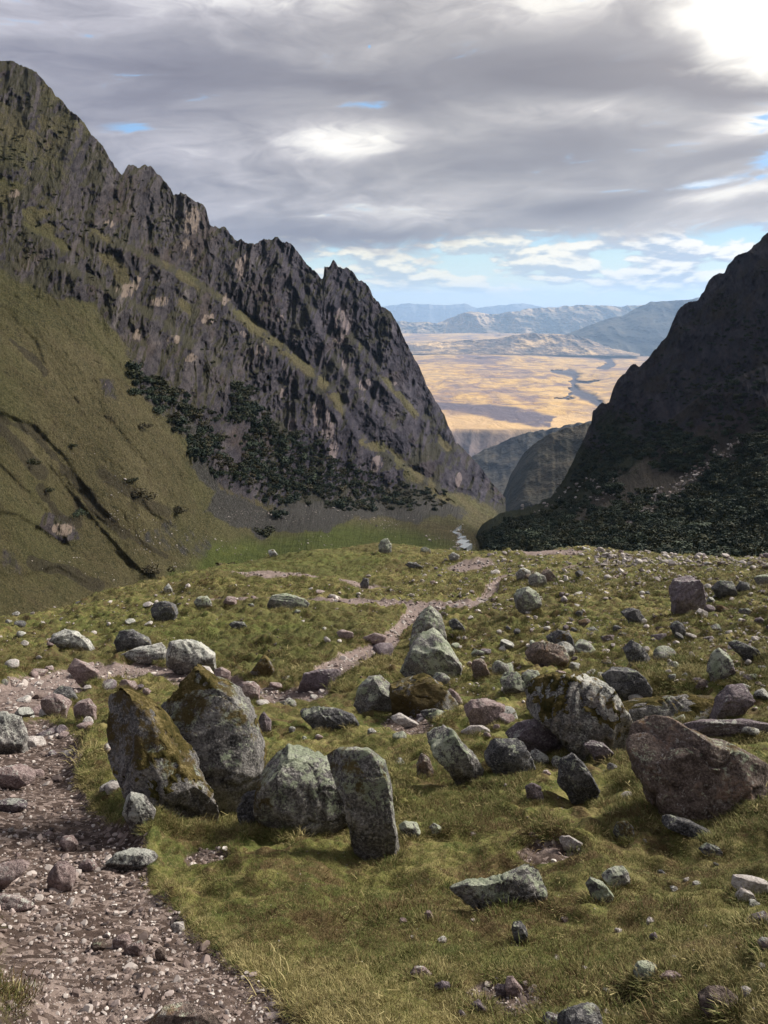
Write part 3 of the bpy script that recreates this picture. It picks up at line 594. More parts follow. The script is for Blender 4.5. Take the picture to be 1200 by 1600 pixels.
# ------------------------------------------------------------------ air
def haze():
    x0, x1, y0, y1, z0, z1 = -34000, 34000, -600, 66000, -4500, 900
    V = [(x0, y0, z0), (x1, y0, z0), (x1, y1, z0), (x0, y1, z0), (x0, y0, z1), (x1, y0, z1), (x1, y1, z1), (x0, y1, z1)]
    Q = [(0, 3, 2, 1), (4, 5, 6, 7), (0, 1, 5, 4), (1, 2, 6, 5), (2, 3, 7, 6), (3, 0, 4, 7)]
    m = bpy.data.materials.new('valley_air'); m.use_nodes = True; nt = m.node_tree; nt.nodes.clear()
    v = nd(nt, 'ShaderNodeVolumePrincipled', {'Color': (.44, .66, 1.0, 1), 'Density': HAZE_DENSITY, 'Anisotropy': 0.2})
    o = nt.nodes.new('ShaderNodeOutputMaterial'); nt.links.new(v, o.inputs['Volume'])
    ob = mesh_obj('haze', V, Q, m, smooth_=False); ob['kind'] = 'stuff'
    ob['label'] = 'thin blue haze filling the valley and the air over the plain'; ob['category'] = 'haze'
HAZE_DENSITY = 2.4e-5
haze()
# ------------------------------------------------------------------ rock materials
def rock_mat(name, base, lichen, lich_amt, moss_amt, moss=((.045, .034, .012), (.105, .072, .020)), orange=.0, white=.35, rough=.9, up_l=.35):
    def f(g):
        oc = nd(g.nt, 'ShaderNodeTexCoord', out=3); rnd = nd(g.nt, 'ShaderNodeObjectInfo', out=5)
        off = nd(g.nt, 'ShaderNodeCombineXYZ', {0: g.mul(rnd, 37.0), 1: g.mul(rnd, 71.0), 2: g.mul(rnd, 13.0)})
        # object coordinates are metres here (rocks carry their size in the mesh or in scale)
        geo = g.pos(); p = nd(g.nt, 'ShaderNodeVectorMath', {0: geo, 1: off}, operation='ADD')
        dist = nd(g.nt, 'ShaderNodeVectorMath', {0: geo}, operation='LENGTH', out=1)
        nz = g.nz(); sc = 1.0
        n0 = g.noise(p, 1.6, 4, .55); n1 = g.noise(p, 5, 6, .65, .3); n2 = g.noise(p, 17, 6, .72, .4); n3 = g.noise(p, 70, 4, .75); n4 = g.noise(p, 13, 7, .78, .6); big = g.noise(p, 3.2, 3, .5)
        c = g.ramp(g.add(g.mul(n1, .45), g.mul(n2, .55)), [(.36, base[0]), (.50, base[1]), (.64, base[2])])
        c = g.mix(g.mul(g.ss(n3, .50, .62), .65), c, base[2]); c = g.mix(g.mul(g.ss(n3, .47, .36), .75), c, base[0])
        # crusts of pale lichen, thickest on the upper faces
        lm = g.add(g.add(g.add(n4, g.mul(g.sub(n3, .5), .45)), g.mul(g.sub(big, .5), .55)), g.add(g.mul(nz, up_l * .42), g.mul(g.sub(n2, .5), .35)))
        lt = .74 - .20 * lich_amt
        lcol = g.mix(g.ss(n1, .40, .6), lichen[0], lichen[1])
        c = g.mix(g.mul(g.ss(lm, lt, lt + .07), .92), c, lcol)
        if white: 
            wv = g.vor(p, 24, out=0); c = g.mix(g.mul(g.ss(g.add(g.sub(.62, wv), g.mul(g.sub(n1, .5), 1.6)), .45, .60), white), c, (.36, .36, .34))
            w2 = g.add(g.sub(1.0, n4), g.mul(g.sub(n3, .5), .5)); c = g.mix(g.mul(g.ss(w2, .60, .66), white * 1.4), c, (.44, .42, .40))
        if orange: c = g.mix(g.mul(g.ss(g.add(n1, g.mul(g.sub(n2, .5), .8)), .57, .66), orange), c, (.30, .13, .035))
        if moss_amt:
            mm = g.add(g.add(n0, g.mul(nz, .10)), g.mul(g.sub(n2, .5), .5)); mt = .72 - .26 * moss_amt
            c = g.mix(g.mul(g.ss(mm, mt, mt + .08), .93), c, g.mix(n2, moss[0], moss[1]))
        h = g.add(g.add(g.mul(n1, .35), g.mul(n2, .40)), g.mul(n3, .16))
        return c, g.bump(h, .11, 1.0)
    return material(name, f, rough, .15)
GREY = ((.036, .035, .036), (.145, .138, .135), (.38, .36, .345))
DARK = ((.024, .025, .029), (.075, .074, .080), (.22, .215, .215))
PINK = ((.10, .075, .072), (.24, .18, .175), (.42, .34, .33))
PALE = ((.22, .20, .19), (.42, .38, .36), (.66, .62, .60))
PURP = ((.06, .05, .058), (.14, .115, .13), (.28, .235, .25))
LG = ((.25, .285, .20), (.42, .445, .35)); LW = ((.34, .35, .32), (.55, .55, .50))
MR = {'G': rock_mat('lichened_grey_rock', GREY, LG, .68, .3, white=.5), 'g': rock_mat('green_lichen_rock', GREY, LG, .95, .15, white=.2),
      'W': rock_mat('white_lichen_rock', GREY, LW, .95, .2, white=.5), 'H': rock_mat('bare_lichened_rock', GREY, LG, .75, .0, white=.5), 'D': rock_mat('dark_rock', DARK, LG, .22, .1, white=.35),
      'M': rock_mat('mossy_rock', GREY, LG, .45, .85), 'O': rock_mat('orange_moss_rock', GREY, LW, .8, .5, ((.06, .038, .014), (.16, .11, .038)), .12, .6),
      'P': rock_mat('pink_rock', PINK, LW, .2, .0, white=.3), 'L': rock_mat('pale_rock', PALE, LW, .3, .0, white=.3), 'V': rock_mat('purple_grey_rock', PURP, LW, .25, .0, white=.25),
      'K': rock_mat('brown_lichened_rock', ((.045, .034, .030), (.13, .10, .088), (.27, .215, .19)), LG, .35, .35, ((.06, .04, .02), (.13, .075, .03)), .2, .5)}
def _ico(sub):
    import bmesh
    bm = bmesh.new(); bmesh.ops.create_icosphere(bm, subdivisions=sub, radius=1)
    V = np.array([v.co[:] for v in bm.verts]); Fc = np.array([[v.index for v in f.verts] for f in bm.faces]); bm.free(); return V, Fc
ICO = {s: _ico(s) for s in (1, 2, 3, 4, 5, 6)}
def facet(V, rng, n, lo, hi, keep=None, soft=.12):
    for _ in range(n):
        k = rng.normal(size=3); k /= np.linalg.norm(k)
        if keep is not None: k = keep(k)
        h = rng.uniform(lo, hi) if keep is None or abs(k[2]) > .7 else rng.uniform(.80, .95); s = V @ k - h
        V = V - np.where(s > 0, s * (1 - soft), 0)[:, None] * k
    return V
def rough_up(V, N, size, rng, amp, f0, oct=5):
    sd = int(rng.integers(1000)); q = V / size
    n = fbm(q, f0, oct, sd, .55) * 1.0 + (fbm(q, f0 * 1.7, 3, sd + 5, .5, ridged=True) - .3) * -.5
    cr = vnoise(q[:, 0] * 1.6 + 3, q[:, 1] * 1.6, q[:, 2] * 1.6, sd + 9); n = n - .9 * smooth(np.abs(cr), .07, .0)
    kd = rng.normal(size=3); kd /= np.linalg.norm(kd); st = (q @ kd) * rng.uniform(3.0, 5.0) + fbm(q, 1.2, 3, sd + 21) * .9; n = n - rng.uniform(.6, 1.2) * smooth(st - np.floor(st), .0, 1.0) * smooth(vnoise(q[:, 0] * 1.3, q[:, 1] * 1.3, q[:, 2] * 1.3, sd + 33), -.4, .2)
    return V + N * ((n - .1) * amp * size)[:, None]
ROCKS = []; LABELS = set()
def tag(o, label, cat, group=None):
    o['label'] = label; o['category'] = cat
    if group: o['group'] = group
    return o
def m_moss(g):
    p = g.pos(); n1 = g.noise(p, 7, 5, .65); n2 = g.noise(p, 40, 4, .7); n3 = g.noise(p, 120, 3, .7)
    c = g.ramp(g.add(g.mul(n1, .6), g.mul(n2, .4)), [(.38, (.030, .030, .012)), (.46, (.058, .050, .018)), (.54, (.115, .090, .036)), (.62, (.25, .20, .10))])
    return g.mix(g.mul(g.ss(n3, .5, .7), .4), c, (.05, .05, .018)), g.bump(g.add(n2, n3), .02, 1.0)
M_moss = material('dry_moss', m_moss, .98, .05)
def moss_cap(o, W, Fc, org, rng, size, spec):
    cov, bias = spec; a, b, c = W[Fc[:, 0]], W[Fc[:, 1]], W[Fc[:, 2]]; fn = np.cross(b - a, c - a); N = np.zeros_like(W)
    for k in range(3): np.add.at(N, Fc[:, k], fn)
    N /= np.linalg.norm(N, axis=1)[:, None] + 1e-12
    if (N * (W - W.mean(0))).sum() < 0: N = -N
    q = W / size; m = fbm(q, 1.3, 4, int(rng.integers(999))) * 1.1 + N[:, 2] * .55 - N[:, 0] * bias + (W[:, 2] - W[:, 2].mean()) / size * .25 - (.62 - .6 * cov) + fbm(q, 7, 4, 77) * .55
    sel = (m[Fc] > -.02).all(1); 
    if sel.sum() < 20: return
    hgt = np.clip(m, -.02, .35) * size * .10 + fbm(q, 14, 3, 78) * size * .012 * (m > .05)
    V = W + N * (hgt - .002 * size)[:, None] - org; Fs = Fc[sel]; u, inv = np.unique(Fs, return_inverse=True)
    ch = mesh_obj('moss', V[u], inv.reshape(Fs.shape), M_moss); ch.parent = o; ch['kind'] = 'stuff'; return ch
def big_rock(name, outline, typ, label, depth=.8, sub=5, cuts=9, amp=.045, seed=None, group=None, lean=0.0, push=.45, moss=None):
    moss = moss or {'M': (.24, 0), 'O': (.06, 0)}.get(typ)
    O = np.asarray(outline, float); rng = np.random.default_rng(seed if seed is not None else int(O.sum()) % 9973)
    ib = O[:, 1].argmax(); ibx, iby = O[ib]; cx, cy = (O.min(0) + O.max(0)) / 2; w, h = O.max(0) - O.min(0); O0 = O.copy()
    # the visible outline ends at the turf; the stone itself goes on, wider, into the ground
    fr = np.clip((O[:, 1] - cy) / (h * .5), 0, 1); O = np.stack([O[:, 0] + (O[:, 0] - cx) * .10 * fr, O[:, 1] + h * .16 * fr ** .7], 1)
    # centroid
    x0, y0 = O[:, 0], O[:, 1]; x1, y1 = np.roll(x0, -1), np.roll(y0, -1); cr = x0 * y1 - x1 * y0; A = cr.sum() / 2
    cx = ((x0 + x1) * cr).sum() / (6 * A); cy = ((y0 + y1) * cr).sum() / (6 * A)
    d = float(hit(ibx, iby - .04 * h)); base = pt(ibx, iby, d)
    Z = base[1] * CP - base[2] * SP; k = Z / F
    size = .5 * math.sqrt(w * h) * k; rd = depth * .5 * min(w, h * 1.3) * k
    Zc = Z + (push if w < 1.5 * h else min(push, .12)) * rd; kc = Zc / F
    U, Fc = ICO[sub]; ux, uy, uz = U[:, 0], U[:, 1], U[:, 2]
    th = np.arctan2(uy, ux); sp = np.hypot(ux, uy)
    # radial outline (farthest crossing along each direction)
    T = np.linspace(-math.pi, math.pi, 361); R = np.zeros(361)
    for i in range(len(O)):
        ax_, ay_ = O[i, 0] - cx, -(O[i, 1] - cy); bx_, by_ = O[(i + 1) % len(O), 0] - cx, -(O[(i + 1) % len(O), 1] - cy)
        dx, dy = np.cos(T), np.sin(T); ex, ey = bx_ - ax_, by_ - ay_; den = dx * ey - dy * ex; den = np.where(np.abs(den) < 1e-9, 1e-9, den)
        tt = (ax_ * ey - ay_ * ex) / den; uu = (ax_ * dy - ay_ * dx) / den
        R = np.where((uu >= -1e-6) & (uu <= 1 + 1e-6) & (tt > 0), np.maximum(R, tt), R)
    Rth = np.interp(th, T, R) * 1.0
    s = np.minimum(sp, 1) ** .62
    cz = np.sign(uz) * np.abs(uz) ** .8
    lx, ly, lz = Rth * np.cos(th) * s * kc, Rth * np.sin(th) * s * kc, cz * rd        # right, up, toward camera
    V = np.stack([lx, ly, lz], 1)
    E = np.array([w * .5 * kc, h * .5 * kc, rd])
    def keep(v):
        v = v * np.array([.75, .75, 1.5]); v[2] = abs(v[2]) if rng.random() < .85 else v[2]; return v / np.linalg.norm(v)
    Vn = V / E; Vn = facet(Vn, rng, cuts + 9, .60, .88, keep, .02); V = Vn * E
    L = Vn / (np.linalg.norm(Vn, axis=1)[:, None] + 1e-9)
    V = rough_up(V, L, size, rng, amp * 1.5, 1.5, 6)
    Rv, Uv, Bv = np.array([1, 0, 0]), np.array([0, SP, CP]), np.array([0, -CP, SP])
    xc = (cx - 600) / F * Zc; yc = (800 - cy) / F * Zc
    C = np.array([xc, CP * Zc + SP * yc, -SP * Zc + CP * yc])
    W = C + V[:, :1] * Rv + V[:, 1:2] * Uv + V[:, 2:] * Bv
    low = smooth(-(V[:, 1]) / (h * .5 * kc), .3, .95); W[:, 2] -= low * .25 * h * kc; W[:, 1] += low * .1 * h * kc
    org = np.array([C[0], C[1], W[:, 2].min()])
    o = mesh_obj(name, W - org, Fc, MR[typ]); o.location = org
    if moss: moss_cap(o, W, Fc, org, rng, size, moss)
    tag(o, label, 'boulder' if max(w, h) * k > .35 else 'rock', group)
    ROCKS.append((cx, cy, w, h, label, O0)); return o
# ------------------------------------------------------------------ the boulders one can tell apart (outlines in photo pixels set their size and place on the ground)
B = big_rock
B('boulder', [(218, 1090), (224, 1048), (245, 1028), (285, 1034), (330, 1060), (365, 1078), (395, 1112), (410, 1165), (412, 1220), (400, 1262), (376, 1294), (345, 1292), (300, 1190), (258, 1135), (232, 1112)], 'G', 'tall grey boulder with ochre moss on top and pale lichen streaks down its face', .9, 6, 10, .04, 11, moss=(.06, -.3))
B('boulder', [(153, 1130), (158, 1092), (182, 1081), (212, 1094), (236, 1112), (258, 1142), (292, 1182), (325, 1222), (352, 1262), (350, 1284), (320, 1300), (270, 1290), (222, 1262), (198, 1215), (162, 1180)], 'M', 'leaning boulder with brown moss on its back in front of the tallest boulder', .8, 6, 9, .045, 12, push=.2, moss=(.14, -.5))
B('boulder', [(397, 1250), (402, 1215), (420, 1180), (438, 1161), (468, 1164), (502, 1180), (532, 1196), (555, 1232), (554, 1275), (524, 1298), (460, 1306), (412, 1296)], 'G', 'squat rounded grey boulder with dark moss hollow, right of the tallest boulder', .85, 6, 9, .04, 13)
B('boulder', [(503, 1182), (530, 1168), (575, 1169), (602, 1190), (612, 1232), (620, 1292), (626, 1335), (610, 1354), (578, 1344), (550, 1305), (535, 1245), (515, 1205)], 'G', 'green lichened boulder tapering down to a long narrow foot in the grass', .75, 6, 8, .035, 14, push=.25)
B('boulder', [(368, 1268), (380, 1238), (402, 1222), (418, 1256), (410, 1294), (378, 1296)], 'D', 'dark rock wedged between the tallest boulder and the squat rounded one', .7, 5, 8, .05)
B('boulder', [(188, 1256), (200, 1238), (222, 1244), (242, 1268), (236, 1292), (205, 1286)], 'W', 'white speckled knob of rock at the left foot of the leaning boulder', .8, 5, 8, .05)
B('boulder', [(183, 1024), (215, 1010), (252, 1004), (262, 1018), (252, 1034), (222, 1036)], 'W', 'low flat slab with pale lichen, left half of the pair behind the tallest boulder', .9, 5, 6, .04)
B('boulder', [(252, 1005), (290, 998), (318, 1004), (336, 1022), (334, 1040), (300, 1046), (262, 1034)], 'W', 'rounded white lichened slab with one orange spot behind the tallest boulder', .8, 5, 6, .04)
B('boulder', [(640, 1000), (646, 975), (660, 952), (675, 944), (690, 960), (696, 985), (700, 1010), (668, 1015), (645, 1012)], 'g', 'pointed green lichened boulder standing at the edge of the trail', .8, 5, 9, .04)
B('boulder', [(622, 1050), (640, 1012), (662, 985), (684, 980), (704, 1010), (722, 1036), (716, 1062), (680, 1068), (650, 1060)], 'g', 'pyramid shaped lichened boulder just below the pointed one beside the trail', .8, 5, 8, .04, push=.2)
B('boulder', [(552, 1104), (560, 1074), (576, 1057), (594, 1054), (610, 1068), (620, 1100), (605, 1116), (570, 1114)], 'G', 'cone shaped grey boulder with a pale green cap', .85, 5, 7, .04)
B('boulder', [(606, 1068), (632, 1050), (668, 1058), (700, 1076), (722, 1104), (700, 1120), (645, 1122), (616, 1112)], 'M', 'dark mossy hump of rock right of the cone shaped boulder', .9, 5, 8, .06)
B('boulder', [(465, 1078), (474, 1052), (500, 1045), (528, 1046), (545, 1054), (520, 1068), (492, 1076), (474, 1084)], 'V', 'purple grey slab lying across the stony trail', .7, 5, 8, .03)
B('boulder', [(459, 1110), (490, 1104), (525, 1107), (552, 1117), (560, 1130), (530, 1140), (500, 1140), (478, 1124)], 'D', 'flat dark slab in the grass below the trail', .9, 5, 6, .04)
B('boulder', [(662, 1152), (672, 1138), (690, 1132), (708, 1140), (722, 1160), (745, 1180), (763, 1208), (750, 1226), (722, 1214), (700, 1196), (678, 1180)], 'g', 'slanting lichened boulder with a pale green head', .75, 5, 8, .04)
B('boulder', [(754, 1168), (770, 1150), (795, 1148), (818, 1160), (832, 1182), (838, 1206), (812, 1214), (780, 1206), (760, 1188)], 'D', 'dark rounded boulder right of the slanting lichened one', .85, 5, 8, .04)
B('boulder', [(876, 1188), (896, 1177), (914, 1194), (932, 1222), (950, 1258), (930, 1256), (892, 1240), (872, 1222)], 'D', 'dark wedge of rock with white specks pointing downhill', .7, 5, 8, .04)
B('boulder', [(985, 1168), (994, 1138), (1015, 1121), (1050, 1120), (1078, 1138), (1110, 1152), (1150, 1166), (1190, 1186), (1230, 1206), (1232, 1246), (1190, 1262), (1150, 1272), (1110, 1276), (1060, 1262), (1020, 1236), (996, 1206)], 'K', 'largest right boulder, long and brown with a green lichened hump', .8, 6, 11, .05, 15)
B('boulder', [(812, 1086), (838, 1064), (880, 1055), (925, 1058), (952, 1070), (970, 1098), (998, 1156), (988, 1184), (950, 1180), (912, 1162), (868, 1138), (824, 1114)], 'O', 'big boulder with orange moss and white lichen bands', .9, 6, 9, .05, 16)
B('boulder', [(823, 1096), (845, 1084), (880, 1086), (912, 1098), (908, 1118), (880, 1126), (845, 1116)], 'W', 'pale blocky rock leaning on the orange mossed boulder', .8, 5, 8, .05)
B('boulder', [(786, 1148), (805, 1130), (838, 1123), (872, 1130), (905, 1146), (908, 1166), (875, 1174), (825, 1164)], 'V', 'smooth purple slab with rusty moss in the grass', .8, 5, 6, .035)
B('boulder', [(722, 1106), (736, 1094), (762, 1092), (790, 1102), (796, 1120), (772, 1136), (742, 1134)], 'P', 'rounded pink boulder above the slanting lichened one', .85, 5, 7, .03)
B('boulder', [(1062, 1132), (1100, 1124), (1150, 1124), (1205, 1120), (1205, 1142), (1160, 1152), (1110, 1156), (1075, 1146)], 'V', 'long pale flat slab behind the largest right boulder', .6, 5, 7, .03)
B('boulder', [(1116, 1122), (1122, 1090), (1142, 1072), (1166, 1069), (1184, 1080), (1178, 1094), (1158, 1110), (1140, 1126)], 'V', 'upright grey rock at the end of the turf bank', .8, 5, 8, .04)
B('mossy_ledge', [(955, 1106), (985, 1096), (1030, 1090), (1075, 1086), (1120, 1088), (1135, 1100), (1120, 1120), (1060, 1126), (1000, 1126), (965, 1122)], 'M', 'low ledge cushioned with brown moss left of the upright grey rock', 1.3, 5, 0, .05)
B('boulder', [(703, 1388), (725, 1378), (765, 1374), (800, 1362), (826, 1350), (846, 1362), (854, 1392), (842, 1414), (812, 1418), (765, 1412), (725, 1402)], 'H', 'long low boulder with dark tail and round lichened head in the lower grass', .7, 6, 7, .045)
B('boulder', [(1046, 918), (1058, 902), (1080, 896), (1100, 902), (1108, 918), (1102, 938), (1086, 960), (1068, 966), (1052, 942)], 'V', 'large round topped purple grey boulder standing alone on the hillside', .85, 5, 7, .035)
B('boulder', [(802, 932), (808, 920), (826, 917), (842, 926), (846, 944), (840, 956), (818, 954), (806, 944)], 'g', 'pale green boulder in the grass right of the trail bend', .85, 5, 8, .04)
B('boulder', [(804, 890), (816, 885), (830, 892), (828, 906), (810, 908)], 'W', 'left block of three boulders by the upper trail', .9, 4, 7, .04)
B('boulder', [(826, 900), (838, 892), (852, 900), (856, 914), (838, 920), (828, 914)], 'G', 'middle block of three boulders by the upper trail', .9, 4, 7, .04)
B('boulder', [(846, 890), (858, 888), (868, 900), (872, 910), (858, 912), (848, 902)], 'K', 'tilted right block of three boulders by the upper trail', .9, 4, 7, .04)
B('boulder', [(817, 1018), (832, 1004), (856, 1002), (882, 1010), (888, 1026), (876, 1040), (850, 1034), (826, 1028)], 'K', 'rounded boulder with a brown lichen ring', .8, 5, 8, .04)
B('boulder', [(852, 992), (870, 983), (890, 988), (898, 1006), (892, 1022), (872, 1018), (858, 1006)], 'D', 'dark boulder tucked behind the brown ringed one', .8, 5, 8, .04)
B('boulder', [(1106, 1046), (1112, 1022), (1124, 1011), (1138, 1020), (1148, 1040), (1142, 1062), (1122, 1062)], 'g', 'egg shaped green boulder on the right hillside', .85, 5, 7, .04)
B('boulder', [(940, 1056), (958, 1042), (985, 1042), (1005, 1056), (1020, 1076), (1014, 1094), (985, 1086), (955, 1074)], 'D', 'long dark loaf shaped boulder above the mossy ledge', .7, 5, 7, .04)
B('boulder', [(974, 1012), (988, 1000), (1004, 1010), (1017, 1026), (1008, 1040), (990, 1036), (980, 1026)], 'D', 'dark angular boulder above the loaf shaped one', .8, 5, 8, .04)
B('boulder', [(970, 956), (980, 948), (998, 952), (1008, 966), (1002, 978), (986, 972)], 'D', 'blue grey boulder lying in grass below the lone purple boulder', .8, 4, 7, .04)
B('boulder', [(780, 1064), (790, 1050), (810, 1050), (818, 1064), (826, 1080), (806, 1086), (788, 1078)], 'g', 'knobbly rock with pale green lichen by the mossed boulder', .85, 5, 8, .05)
B('boulder', [(812, 1058), (826, 1046), (842, 1048), (852, 1066), (846, 1082), (828, 1084), (816, 1074)], 'g', 'round lichened rock beside the knobbly one', .85, 5, 8, .04)
B('boulder', [(236, 952), (240, 942), (256, 938), (274, 944), (278, 958), (262, 972), (244, 968)], 'D', 'dark round boulder on the left terrace', .85, 5, 7, .04)
B('boulder', [(418, 946), (424, 930), (450, 926), (470, 928), (484, 942), (474, 950), (446, 952), (430, 952)], 'g', 'pale green topped boulder in the bare strip of the terrace', .8, 5, 7, .04)
B('boulder', [(302, 940), (310, 930), (322, 930), (332, 938), (328, 948), (308, 948)], 'g', 'small lichened boulder left end of the bare strip', .85, 4, 7, .04)
B('boulder', [(348, 940), (356, 930), (368, 932), (370, 942), (358, 946), (350, 946)], 'P', 'small pink boulder next to the lichened one in the bare strip', .85, 4, 7, .04)
B('boulder', [(591, 852), (596, 842), (606, 841), (612, 850), (611, 862), (600, 866), (592, 860)], 'g', 'lone greenish boulder on the crest above the meadow', .9, 5, 7, .05)
B('boulder', [(70, 992), (90, 982), (115, 986), (135, 998), (145, 1010), (120, 1016), (90, 1006)], 'W', 'white lichened rock cluster at the left end of the terrace', .85, 5, 9, .07)
B('boulder', [(178, 1002), (186, 986), (205, 984), (232, 996), (236, 1010), (205, 1018), (184, 1014)], 'D', 'dark rock half sunk in turf behind the flat slab', .85, 5, 7, .05)
B('boulder', [(1004, 1145), (1010, 1150), (1006, 1168), (996, 1160)], 'D', 'narrow dark stone wedged beside the largest right boulder', .85, 4, 7, .05)
B('boulder', [(-40, 1132), (0, 1112), (28, 1120), (40, 1150), (34, 1176), (0, 1178), (-40, 1180)], 'W', 'grey lichened boulder cut by the left edge beside the trail', .8, 5, 8, .04)
B('boulder', [(-30, 1214), (0, 1200), (40, 1194), (56, 1204), (50, 1220), (10, 1228), (-30, 1232)], 'P', 'flat pink slab at the left edge of the trail', .9, 5, 7, .03)
B('boulder', [(-20, 1256), (10, 1248), (46, 1248), (40, 1262), (10, 1268), (-20, 1268)], 'V', 'thin grey slab set flat in the trail', .9, 4, 7, .03)
B('boulder', [(155, 1352), (180, 1334), (210, 1325), (238, 1330), (248, 1340), (222, 1356), (180, 1360)], 'W', 'pale lichened rock at the trail edge below the leaning boulder', .8, 5, 7, .04)
B('boulder', [(-30, 1368), (0, 1350), (30, 1346), (46, 1352), (36, 1366), (10, 1378), (-30, 1386)], 'P', 'low pink rock at the left edge in the lower trail', .9, 4, 7, .03)
B('boulder', [(-30, 1404), (0, 1398), (36, 1404), (58, 1414), (48, 1424), (0, 1422), (-30, 1420)], 'P', 'flat pink rock emerging from grass at the left edge', .9, 4, 7, .03)
B('boulder', [(228, 1602), (250, 1580), (285, 1572), (330, 1576), (352, 1590), (352, 1620), (240, 1625)], 'K', 'broad brown rock in the gravel at the bottom of the trail', .9, 5, 7, .03)
B('boulder', [(106, 1046), (114, 1028), (134, 1036), (154, 1048), (148, 1064), (126, 1062)], 'P', 'sharp triangular pink stone standing on the upper path', .6, 5, 9, .025)
B('boulder', [(64, 1098), (70, 1080), (92, 1086), (112, 1098), (98, 1116), (78, 1122)], 'P', 'angular pink rock in the stony bend', .75, 5, 9, .03)
B('boulder', [(82, 1082), (92, 1072), (108, 1074), (120, 1090), (116, 1098), (98, 1094)], 'D', 'dark smooth stone resting against the angular pink rock', .85, 5, 7, .03)
B('boulder', [(112, 1112), (120, 1094), (136, 1090), (150, 1106), (148, 1118), (128, 1124)], 'P', 'blunt pink rock by the leaning boulder', .8, 5, 9, .03)
B('boulder', [(302, 1048), (310, 1040), (326, 1042), (336, 1056), (330, 1064), (310, 1058)], 'L', 'smooth whitish stone behind the shoulder of the tallest boulder', .85, 4, 6, .02)
B('boulder', [(334, 1046), (346, 1042), (360, 1050), (360, 1064), (342, 1068), (334, 1058)], 'P', 'round pink stone next to the smooth whitish one', .85, 4, 7, .03)
B('boulder', [(366, 1078), (376, 1062), (394, 1062), (406, 1074), (404, 1098), (384, 1096), (370, 1088)], 'P', 'pink rounded rock where the trail passes the tallest boulder', .85, 5, 8, .03)
B('boulder', [(388, 1050), (402, 1036), (412, 1022), (422, 1032), (430, 1046), (415, 1056), (396, 1058)], 'M', 'mossy rock with a pale tip above the trail', .8, 4, 8, .04)
B('boulder', [(402, 1122), (412, 1112), (424, 1126), (424, 1144), (410, 1146)], 'V', 'small grey rock right of the shoulder of the tallest boulder', .85, 4, 8, .04)
B('boulder', [(700, 1000 - 36), (712, 965), (722, 975), (730, 988), (718, 990), (702, 978)], 'D', 'dark stone right of the pointed boulder', .8, 4, 8, .04)
B('boulder', [(1025, 1278), (1045, 1274), (1080, 1284), (1112, 1298), (1128, 1310), (1112, 1314), (1075, 1302), (1040, 1292)], 'D', 'long thin dark slab with a white edge in the grass', .8, 5, 6, .03)
B('boulder', [(958, 1302), (964, 1286), (980, 1282), (992, 1294), (992, 1310), (974, 1318)], 'D', 'small dark purple rock in the grass above the twin lichened stones', .85, 4, 7, .04)
B('boulder', [(1092, 1328), (1104, 1318), (1124, 1324), (1132, 1336), (1112, 1340)], 'D', 'small dark rock under the long thin slab', .85, 4, 7, .04)
B('boulder', [(870, 1308), (890, 1306), (912, 1318), (902, 1328), (882, 1324)], 'L', 'flat pinkish white stone on bare earth', .6, 4, 6, .02)
B('boulder', [(916, 1384), (924, 1373), (944, 1380), (962, 1400), (950, 1412), (930, 1408)], 'g', 'left one of the twin lichened stones in the lower grass', .85, 5, 7, .04)
B('boulder', [(940, 1370), (952, 1360), (976, 1355), (984, 1366), (980, 1386), (958, 1390)], 'g', 'right one of the twin lichened stones in the lower grass', .85, 5, 7, .04)
B('boulder', [(1144, 1384), (1148, 1370), (1175, 1368), (1200, 1378), (1202, 1396), (1180, 1402), (1160, 1394)], 'L', 'bright white rounded boulder at the right edge', .85, 5, 5, .02)
B('boulder', [(1148, 1398), (1160, 1389), (1176, 1395), (1182, 1406), (1168, 1412), (1152, 1408)], 'L', 'white stone touching the bright rounded boulder', .85, 4, 6, .02)
B('boulder', [(1166, 1444), (1176, 1432), (1200, 1426), (1212, 1440), (1200, 1452), (1178, 1454)], 'V', 'grey purple rock at the right edge below the white boulder', .85, 4, 7, .03)
B('boulder', [(1184, 1474), (1192, 1466), (1210, 1468), (1212, 1486), (1192, 1486)], 'P', 'pink rock cut by the right edge', .85, 4, 7, .03)
B('boulder', [(799, 1452), (802, 1442), (814, 1440), (824, 1452), (826, 1472), (812, 1478), (804, 1466)], 'D', 'upright dark stone with pale blotches in the lower grass', .85, 5, 7, .04)
B('boulder', [(990, 1520), (998, 1506), (1018, 1504), (1034, 1514), (1034, 1534), (1012, 1542), (994, 1534)], 'g', 'round whitish green stone near the bottom right', .85, 5, 6, .04)
B('boulder', [(1030, 1526), (1044, 1518), (1062, 1518), (1068, 1526), (1050, 1534), (1036, 1534)], 'P', 'small pinkish stone touching the round whitish green one', .85, 4, 7, .03)
B('boulder', [(1092, 1560), (1110, 1546), (1138, 1548), (1158, 1562), (1162, 1584), (1130, 1592), (1100, 1582)], 'K', 'brown rock capped with straw coloured moss at the bottom right', .85, 5, 7, .04)
B('boulder', [(870, 1600), (888, 1568), (912, 1562), (938, 1578), (942, 1600), (940, 1640), (878, 1640)], 'D', 'dark lichened rock at the bottom edge beside rusty turf', .85, 5, 8, .05)
B('boulder', [(844, 1602), (856, 1584), (876, 1590), (880, 1606), (860, 1614)], 'V', 'small grey rock left of the dark one at the bottom edge', .85, 4, 8, .04)
B('boulder', [(786, 1548), (792, 1528), (802, 1527), (818, 1546), (814, 1558), (798, 1560)], 'P', 'pointed pink stone on rusty turf', .8, 4, 8, .03)
B('boulder', [(772, 1544), (778, 1538), (790, 1540), (792, 1560), (778, 1562)], 'V', 'flat grey stone leaning on the pointed pink one', .8, 4, 8, .03)
